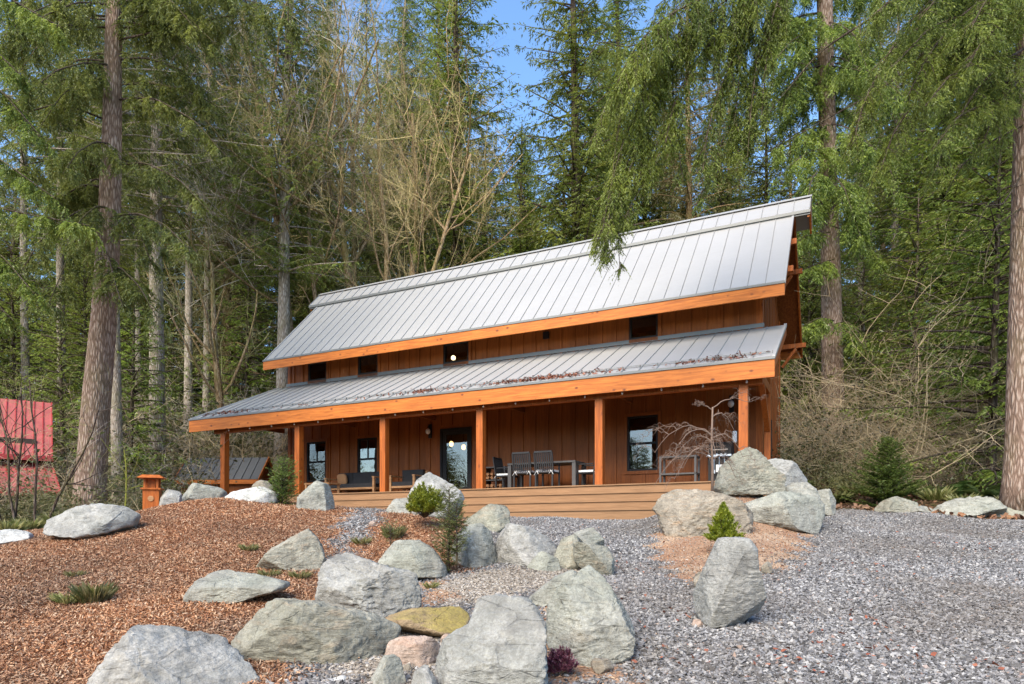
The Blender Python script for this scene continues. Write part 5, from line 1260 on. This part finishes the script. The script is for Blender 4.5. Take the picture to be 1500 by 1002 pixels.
spots = [(1265,21,1.0,0),(1330,21.5,1.1,0),(1400,21,.8,0),(1300,24,1.4,0),(1240,24,1.3,3),(1370,25,1.4,0),(1450,23,1.1,2),(1170,23.5,1.1,3),(1150,22,1,2),(1195,20.5,.8,1),(1245,18.2,.55,1),(1350,18,.5,2),(1380,18.8,.7,2),(1200,28,1.6,0),(1340,29,1.7,3),(1420,28,1.6,0),(1500,22,1.1,1),
  (20,19,1.3,3),(60,18.3,1.1,0),(-30,18,1.3,1),(100,20,.9,1),(90,24,1.5,0),(150,24,1.3,3),(205,22.5,1.1,1),(180,27,1.6,0),(250,25,1.3,3),(300,29,1.6,0),(340,30,1.5,3),(250,30,1.8,1),(390,31,1.5,0),(130,29,1.8,3),(60,28,1.8,0),(205,19,.6,1),(40,16.5,.8,1),(95,17,.6,2),(-10,15.8,.7,1),(1550,20,1.2,0),(-80,22,1.6,3),(280,34,1.9,3),(420,33,1.9,0),(1290,34,2,3),(1390,35,2,0),(1180,36,2,3),(1275,22.5,2.0,0),(1330,23.5,2.2,0),(1385,23,2.0,0),(1250,25,2.2,0),(1300,21.5,1.5,0),(1420,24.5,2.0,0),(1180,25,1.9,0),(1360,26,2.5,0),(150,26,2.2,0),(300,27,2.0,0),(350,29,2.2,3),(50,22,1.8,0)]
rs = np.random.RandomState(3); first = {}
for i, (px, Y, s_, k) in enumerate(spots):
    t = BR[k] if k not in first else copy_tree(BR[k]); first[k] = 1
    t.location = ploc(px, Y); t.rotation_euler = (0,0,rs.uniform(0,6.28)); t.scale = (s_*1.15, s_*1.15, s_)
    side = 'left' if px < 700 else 'right'
    t['label'] = ['tangle of bare tan twigs in the forest edge on the %s','mossy olive bramble with a few leaves in the forest edge on the %s','reddish leafless bramble in the forest edge on the %s','grey leafless brush with sparse leaves in the forest edge on the %s'][k] % side
    t['group'] = ['tan brush','mossy brush','reddish brush','grey brush'][k]+' on the '+side; t['category'] = 'shrub'
# small bare saplings in front of the red cabin
for k_, (px_, tx_, h_, lab_) in enumerate([(48,.12,3.6,'mossy bare sapling nearest the right corner of the red cabin roof'),(62,.32,3.2,'bare sapling leaning right past the corner of the red cabin roof'),(30,-.2,3.4,'mossy bare sapling leaning left before the red cabin roof'),(4,-.1,3.2,'thin bare sapling at the very left edge before the cabin'),(15,.2,3.4,'bare sapling leaning right at the left edge before the cabin')]):
    bare(41+k_, [(0,0,tx_,-.02,h_,.032)], 4, 'bark_dark', 'twig_olive', 'bare_sapling', lab_, ploc(px_, 14.8), maxd=3, kids=(4,6), minr=.002, cat='sapling')
bare(53, [(0,0,.02,0,2.6,.03)], 3, 'mossgreen', 'mossgreen', 'mossy_stem', 'yellow mossy stem between the leaning trunk and the slender trunk', ploc(178, 17.6), maxd=2, kids=(2,3), cat='sapling')
# --- ferns
def fern(seed, n=26, L=.85):
    rs = np.random.RandomState(seed); V = []
    for i in range(n):
        az = rs.uniform(0,6.28); el = rs.uniform(.5,1.25); ln = L*rs.uniform(.6,1.15); m_ = 26; s = np.linspace(.08,1,m_)
        d = np.array([math.cos(az), math.sin(az)]); r_ = ln*s*math.cos(el)+.25*ln*s**2; z = ln*s*math.sin(el)-.55*ln*s**2.2
        P = np.stack([d[0]*r_, d[1]*r_, z], -1); td = norm(np.gradient(P, axis=0)); side = norm(np.cross(td, [0,0,1]))
        for sg in (-1,1):
            w_ = .15*np.sin(np.clip(s,.05,1)*2.9)**.7*ln; tip = P+side*(sg*w_)[:,None]+td*.03; h_ = td*.013
            V.append(np.stack([P-h_, P+h_, tip+h_*.4, tip-h_*.4], 1))
    return np.concatenate(V)
FM = [qmesh('fronds', fern(s)) for s in (1,2,3)]
fs = [(1400,17.0,1.1),(1440,16.6,1.2),(1475,17.2,1.1),(1500,16.5,1.0),(1420,18.2,1.0),(1380,17.6,.8),(1460,15.9,.7),(1345,17.2,.6),(1205,17.8,.6),(1240,17.2,.6),(1530,17,1.1),(1490,19,1.2),(110,17.5,.9),(70,16.6,.9),(205,17.8,.7),(20,16.2,.8),(1225,20,.9),(1180,19.5,.8),(195,20.5,.9),(250,21.5,.9)]
for i, (px, Y, s_) in enumerate(fs):
    t = link('fern', FM[i%3], M['fern']); t.location = ploc(px, Y); t.scale = (s_,s_,s_); t.rotation_euler = (0,0,i*1.7)
    near = px > 1340 and px < 1510
    tag(t, 'sword fern in the clump at the right edge behind the dark slab rock' if near else ('small fern at the forest edge right of the house' if px > 700 else 'small fern in the undergrowth left of the mound'), 'fern', 'ferns of the right clump' if near else ('ferns right of the house' if px > 700 else 'ferns left of the mound'))
# grass tufts and low weeds
def tuft(seed, n, R, H, flat=.3):
    rs = np.random.RandomState(seed); V = []
    a = rs.uniform(0,6.28,n); r_ = R*np.sqrt(rs.rand(n)); P = np.stack([r_*np.cos(a), r_*np.sin(a), np.zeros(n)], -1)
    d = norm(np.stack([np.cos(a)*flat*r_/R, np.sin(a)*flat*r_/R, np.ones(n)], -1)+rs.normal(0,.22,(n,3))); w = norm(np.cross(d, rs.normal(0,1,(n,3)))); l = H*rs.uniform(.4,1.1,n)
    ww = .0045*(1+H)
    mid = P+d*(l*.55)[:,None]; tip = P+d*l[:,None]+np.stack([np.cos(a),np.sin(a),-np.ones(n)*.3],-1)*(l*.22)[:,None]
    return np.stack([P-w*ww, P+w*ww, tip, mid-w*ww], 1)
def groundthing(name, me, mat, px, py, label, cat, s_=1., group=None):
    x, y = ground_ray(px, py); t = link(name, me, M[mat]); t.location = (x, y, gz1(x, y)); t.scale = (s_,s_,s_); return tag(t, label, cat, group)
T1 = qmesh('blades', tuft(1, 240, .13, .22)); T2 = qmesh('blades', tuft(2, 160, .09, .14, .8)); T3 = qmesh('blades', tuft(3, 200, .2, .35, .5))
groundthing('grass_tuft', T1, 'drygrass', 137, 882, 'olive grass tuft on the mulch left of the kite shaped boulder', 'grass')
groundthing('grass_tuft', T2, 'drygrass', 100, 884, 'flattened grass tuft left of the olive grass tuft', 'grass')
groundthing('grass_tuft', T2, 'drygrass', 110, 846, 'sparse grass tuft above the olive grass tuft', 'grass', .7)
groundthing('grass_tuft', T2, 'fern', 365, 807, 'small bright green tuft left of the wedge shaped boulder', 'grass', .8)
groundthing('grass_tuft', T2, 'drygrass', 395, 846, 'small green tuft beside the kite shaped boulder', 'grass', .8)
groundthing('grass_tuft', T2, 'drygrass', 440, 848, 'brownish tuft right of the kite shaped boulder', 'grass', .8)
groundthing('grass_tuft', T1, 'drygrass', 577, 788, 'grass tuft at the left end of the middle island', 'grass', .9)
groundthing('grass_tuft', T2, 'fern', 530, 798, 'low green tuft at the edge of the gravel path', 'grass', .9)
groundthing('grass_tuft', T2, 'drygrass', 632, 862, 'tiny tuft on the sand above the brown slab', 'grass', .6)
for i, (px, Y, s_) in enumerate([(1200,17.6,1.2),(1225,17.4,1.1),(1250,17.8,1.3),(1330,17.8,1.1),(1370,16.6,1.2),(1410,16,1.),(1275,17.5,1),(1490,15.2,1.2),(1500,14.6,1.3),(1190,16.8,.9),(40,14.5,1),(90,14.9,1.2),(130,15.5,1.2),(170,16.5,1.1),(210,16.9,1.2),(10,14.0,1.1),(1300,18.6,1.2),(1440,15.2,.9),(1350,19.5,1.4),(1240,19.3,1.4)]):
    t = link('weed_tuft', T3, M['drygrass']); t.location = ploc(px, Y); t.scale = (s_,s_,s_*.9)
    sd_ = 'left' if px < 700 else 'right'; tag(t, 'dry grassy weeds at the forest edge on the %s' % sd_, 'weeds', 'dry weeds on the '+sd_)

# --- garden shrubs
def bush(seed, R, H, n, leaf, up=.5, cone=False):
    """dense clumps of upward tufts filling a dome"""
    rs = np.random.RandomState(seed); V = []; wd = MB()
    for i in range(n):
        a = rs.uniform(0,6.28); ct = rs.uniform(-.15,1); st_ = math.sqrt(max(0,1-ct*ct)); k = rs.uniform(.6,1.02)*(1+.12*math.sin(a*3+seed))
        if cone: h_ = rs.rand()**1.5; r_ = R*(1-h_)**.8*rs.uniform(.55,1.05)*(1+.15*math.sin(h_*22)); 
        tip = np.array([r_*math.cos(a), r_*math.sin(a), .04+H*h_*.97]) if cone else np.array([R*st_*math.cos(a)*k, R*st_*math.sin(a)*k, H*(.35+.62*ct*k)]); base = tip*[.2,.2,.25]; d = norm(tip-base+np.array([0,0,up*R]))
        if i%3 == 0: wd.tube([base*.3,base,tip], [.008,.005,.002], 3, cap=False)
        m_ = 26; q = rs.rand(m_); P = tip[None]-d[None]*(.075*(1-q))[:,None]*(R/.25); ld = norm(d[None]+rs.normal(0,.55,(m_,3)))
        V.append(leaves_on(P, ld, rs, leaf[0], leaf[1], .3, -.1))
    return wd, np.concatenate(V)
def bushthing(name, label, seed, R, H, n, leaf, mat, px, py, cat='shrub', Y=None, twig='bark_dark', up=.5, dz=-.02, cone=False):
    if Y is None: x, y = ground_ray(px, py)
    else: y = Y; x = (px-CX)/F*Y
    z = gz1(x, y) if Y is None else (HY-py)/F*Y
    t = empty(name, (x, y, z+dz), 0, label, cat); w_, V = bush(seed, R, H, n, leaf, up, cone)
    w_.build('stems', M[twig], t); link('foliage', qmesh('foliage', V), M[mat], t); return t
bushthing('dwarf_conifer', 'round lime green dwarf conifer in front of the tall pale boulder', 1, .29, .50, 420, (.045,.011), 'limegreen', 622, 757, Y=9.9)
bushthing('heather_plant', 'small purple heather at the bottom right of centre', 2, .115, .2, 150, (.03,.006), 'heather', 820, 990, Y=4.75, twig='twig_grey', up=.8, dz=0)
def minitree(name, label, seed, H, R, loc, mat, leaf, cat='young tree', droop=.1, tw=.05, gap=.06, nb=7, pw=.9, step=.014, dense=1., h0=.03, tilt=.3):
    t = empty(name, loc, 0, label, cat); w_, V = make_conifer(seed, H=H*6, h0=h0*6, L=R*6, leaf=(leaf[0]*6, leaf[1]*6), droop=droop, tw_droop=tw, step=step*6, gap=gap*6, nb=nb, tilt=tilt, power=pw, rtrunk=.02*6*H, dead=0, dense=dense)
    o1 = w_.build('trunk', M['bark_dark'], t, True); o2 = link('crown', qmesh('crown', V), M[mat], t)
    for o in (o1, o2): o.data.transform(Matrix.Scale(1/6., 4))
    return t
bushthing('dwarf_spruce', 'small bright green cone shaped spruce above the tall upright boulder', 5, .25, .48, 420, (.04,.011), 'limegreen', 1060, 790, Y=9.2, up=.3, cone=True)
x, y = (1300-750)/F*16.2, 16.2
minitree('young_fir', 'little fir with open tiered branches at the gravel edge right of the house', 6, 1.75, .95, (x, y, gz1(x,y)-.1), 'midgreen', (.075,.022), nb=10, gap=.10, pw=.8, step=.02, tilt=.35)
x, y = (655-750)/F*8.1, 8.1
minitree('young_pine', 'slender upright young pine in the middle island', 7, 1.02, .22, (x, y, (HY-838)/F*8.1), 'pinegreen', (.055,.008), nb=6, gap=.055, pw=.5, step=.012, tilt=.6, droop=0)
x, y = (668-750)/F*8.0, 8.0
minitree('young_pine', 'short leaning young pine right of the slender one', 8, .62, .15, (x, y, (HY-815)/F*8.0), 'pinegreen', (.055,.008), nb=6, gap=.055, pw=.5, step=.012, tilt=.6, droop=0)
x, y = (572-750)/F*9.2, 9.2
minitree('young_pine', 'tiny pine seedling at the left end of the middle island', 9, .28, .12, (x, y, (HY-796)/F*9.2), 'pinegreen', (.04,.006), nb=5, gap=.05, pw=.5, step=.012, tilt=.6, droop=0)
x, y = (414-750)/F*12.3, 12.3
minitree('juniper_shrub', 'loose olive green juniper in front of the second porch post', 10, .95, .36, (x, y, (HY-752)/F*12.3), 'midgreen', (.05,.013), nb=8, gap=.055, pw=.5, step=.018, tilt=.7, droop=.2, cat='shrub')
# weeping bare tree
def weeping(label, loc):
    t = empty('weeping_tree', loc, 0, label, 'tree'); mb = MB(); tw = MB(); rs = np.random.RandomState(4); H = 1.42
    trunk = np.array([(0,0,-.1),(.01,0,.4),(-.005,0,.9),(.01,0,H)]); mb.tube(trunk, [.025,.022,.018,.014], 8)
    def arc(p, az, L, drop, r, dep):
        n = 9; s = np.linspace(0,1,n); d = np.array([math.cos(az), math.sin(az)*.7])
        pts = np.stack([p[0]+d[0]*L*s, p[1]+d[1]*L*s, p[2]+.42*L*s*2.0-(drop+.84*L)*s**2.1], -1)+rs.normal(0,.012,(n,3))*(1 if dep else .6); pts[0] = p
        (mb if dep==0 else tw).tube(pts, np.linspace(r, r*.3, n), 5 if dep==0 else 3, cap=False)
        if dep < 2:
            for j in range(6 if dep==0 else 4): k = rs.randint(1,n); arc(pts[k], az+rs.normal(0,.8), L*rs.uniform(.25,.55), drop*rs.uniform(.3,.7), r*.5, dep+1)
    for (z, az, L, drop) in ((1.4,.1,.62,-.1),(1.38,3.3,.24,-.05),(1.25,.5,.5,.25),(.95,3.05,.95,.28),(.93,3.5,.75,.35),(.9,-.2,.5,.3),(.85,2.6,.7,.35),(.55,3.1,.95,.42),(.6,3.7,.8,.4),(.7,3.3,.5,.3),(.55,.3,.45,.3),(1.0,1.2,.6,.3),(.8,4.6,.5,.3)):
        arc(np.array([0,0,z]), az, L, drop, .012, 0)
    mb.build('trunk', M['twig_red'], t, True); tw.build('twigs', M['twig_red'], t)
weeping('small weeping leafless tree in front of the grill', tuple(at(1043, 722, 11.3)))
# moss on the brown slab, driftwood stick
x, y = ground_ray(628, 912); 
# ------------------------------------------------------------------ camera, sky, sun
cam = bpy.data.cameras.new('camera'); co = bpy.data.objects.new('camera', cam); COL.objects.link(co)
cam.sensor_width = 36; cam.lens = 24; cam.shift_y = (HY-501)/1500; cam.clip_end = 1000; cam.clip_start = .05
co.location = (0,0,0); co.rotation_euler = (math.radians(90),0,0); scene.camera = co
w = bpy.data.worlds.new('World'); scene.world = w; w.use_nodes = True
nt = w.node_tree; bg = nt.nodes['Background']; sky = nt.nodes.new('ShaderNodeTexSky'); sky.sky_type = 'NISHITA'
SE, SAZ = math.radians(42), math.radians(-150)      # sun elevation, azimuth clockwise from +Y
sky.sun_disc = False; sky.sun_elevation = SE; sky.sun_rotation = SAZ; sky.air_density = 1.0; sky.dust_density = .6; sky.ozone_density = 2.5
hs = nt.nodes.new('ShaderNodeHueSaturation'); hs.inputs['Saturation'].default_value = 1.1; nt.links.new(sky.outputs[0], hs.inputs['Color']); nt.links.new(hs.outputs[0], bg.inputs[0]); bg.inputs[1].default_value = .15
sd = bpy.data.lights.new('sun', 'SUN'); sd.energy = 2.7; sd.angle = math.radians(45); sd.color = (1,.87,.68)
so = bpy.data.objects.new('sun', sd); COL.objects.link(so)
dv = Vector((math.sin(SAZ)*math.cos(SE), math.cos(SAZ)*math.cos(SE), math.sin(SE)))
so.rotation_euler = dv.to_track_quat('Z', 'Y').to_euler(); so.location = dv*50
scene.view_settings.view_transform = 'Standard'; scene.view_settings.look = 'None'; scene.view_settings.exposure = 1.4; scene.view_settings.gamma = 1
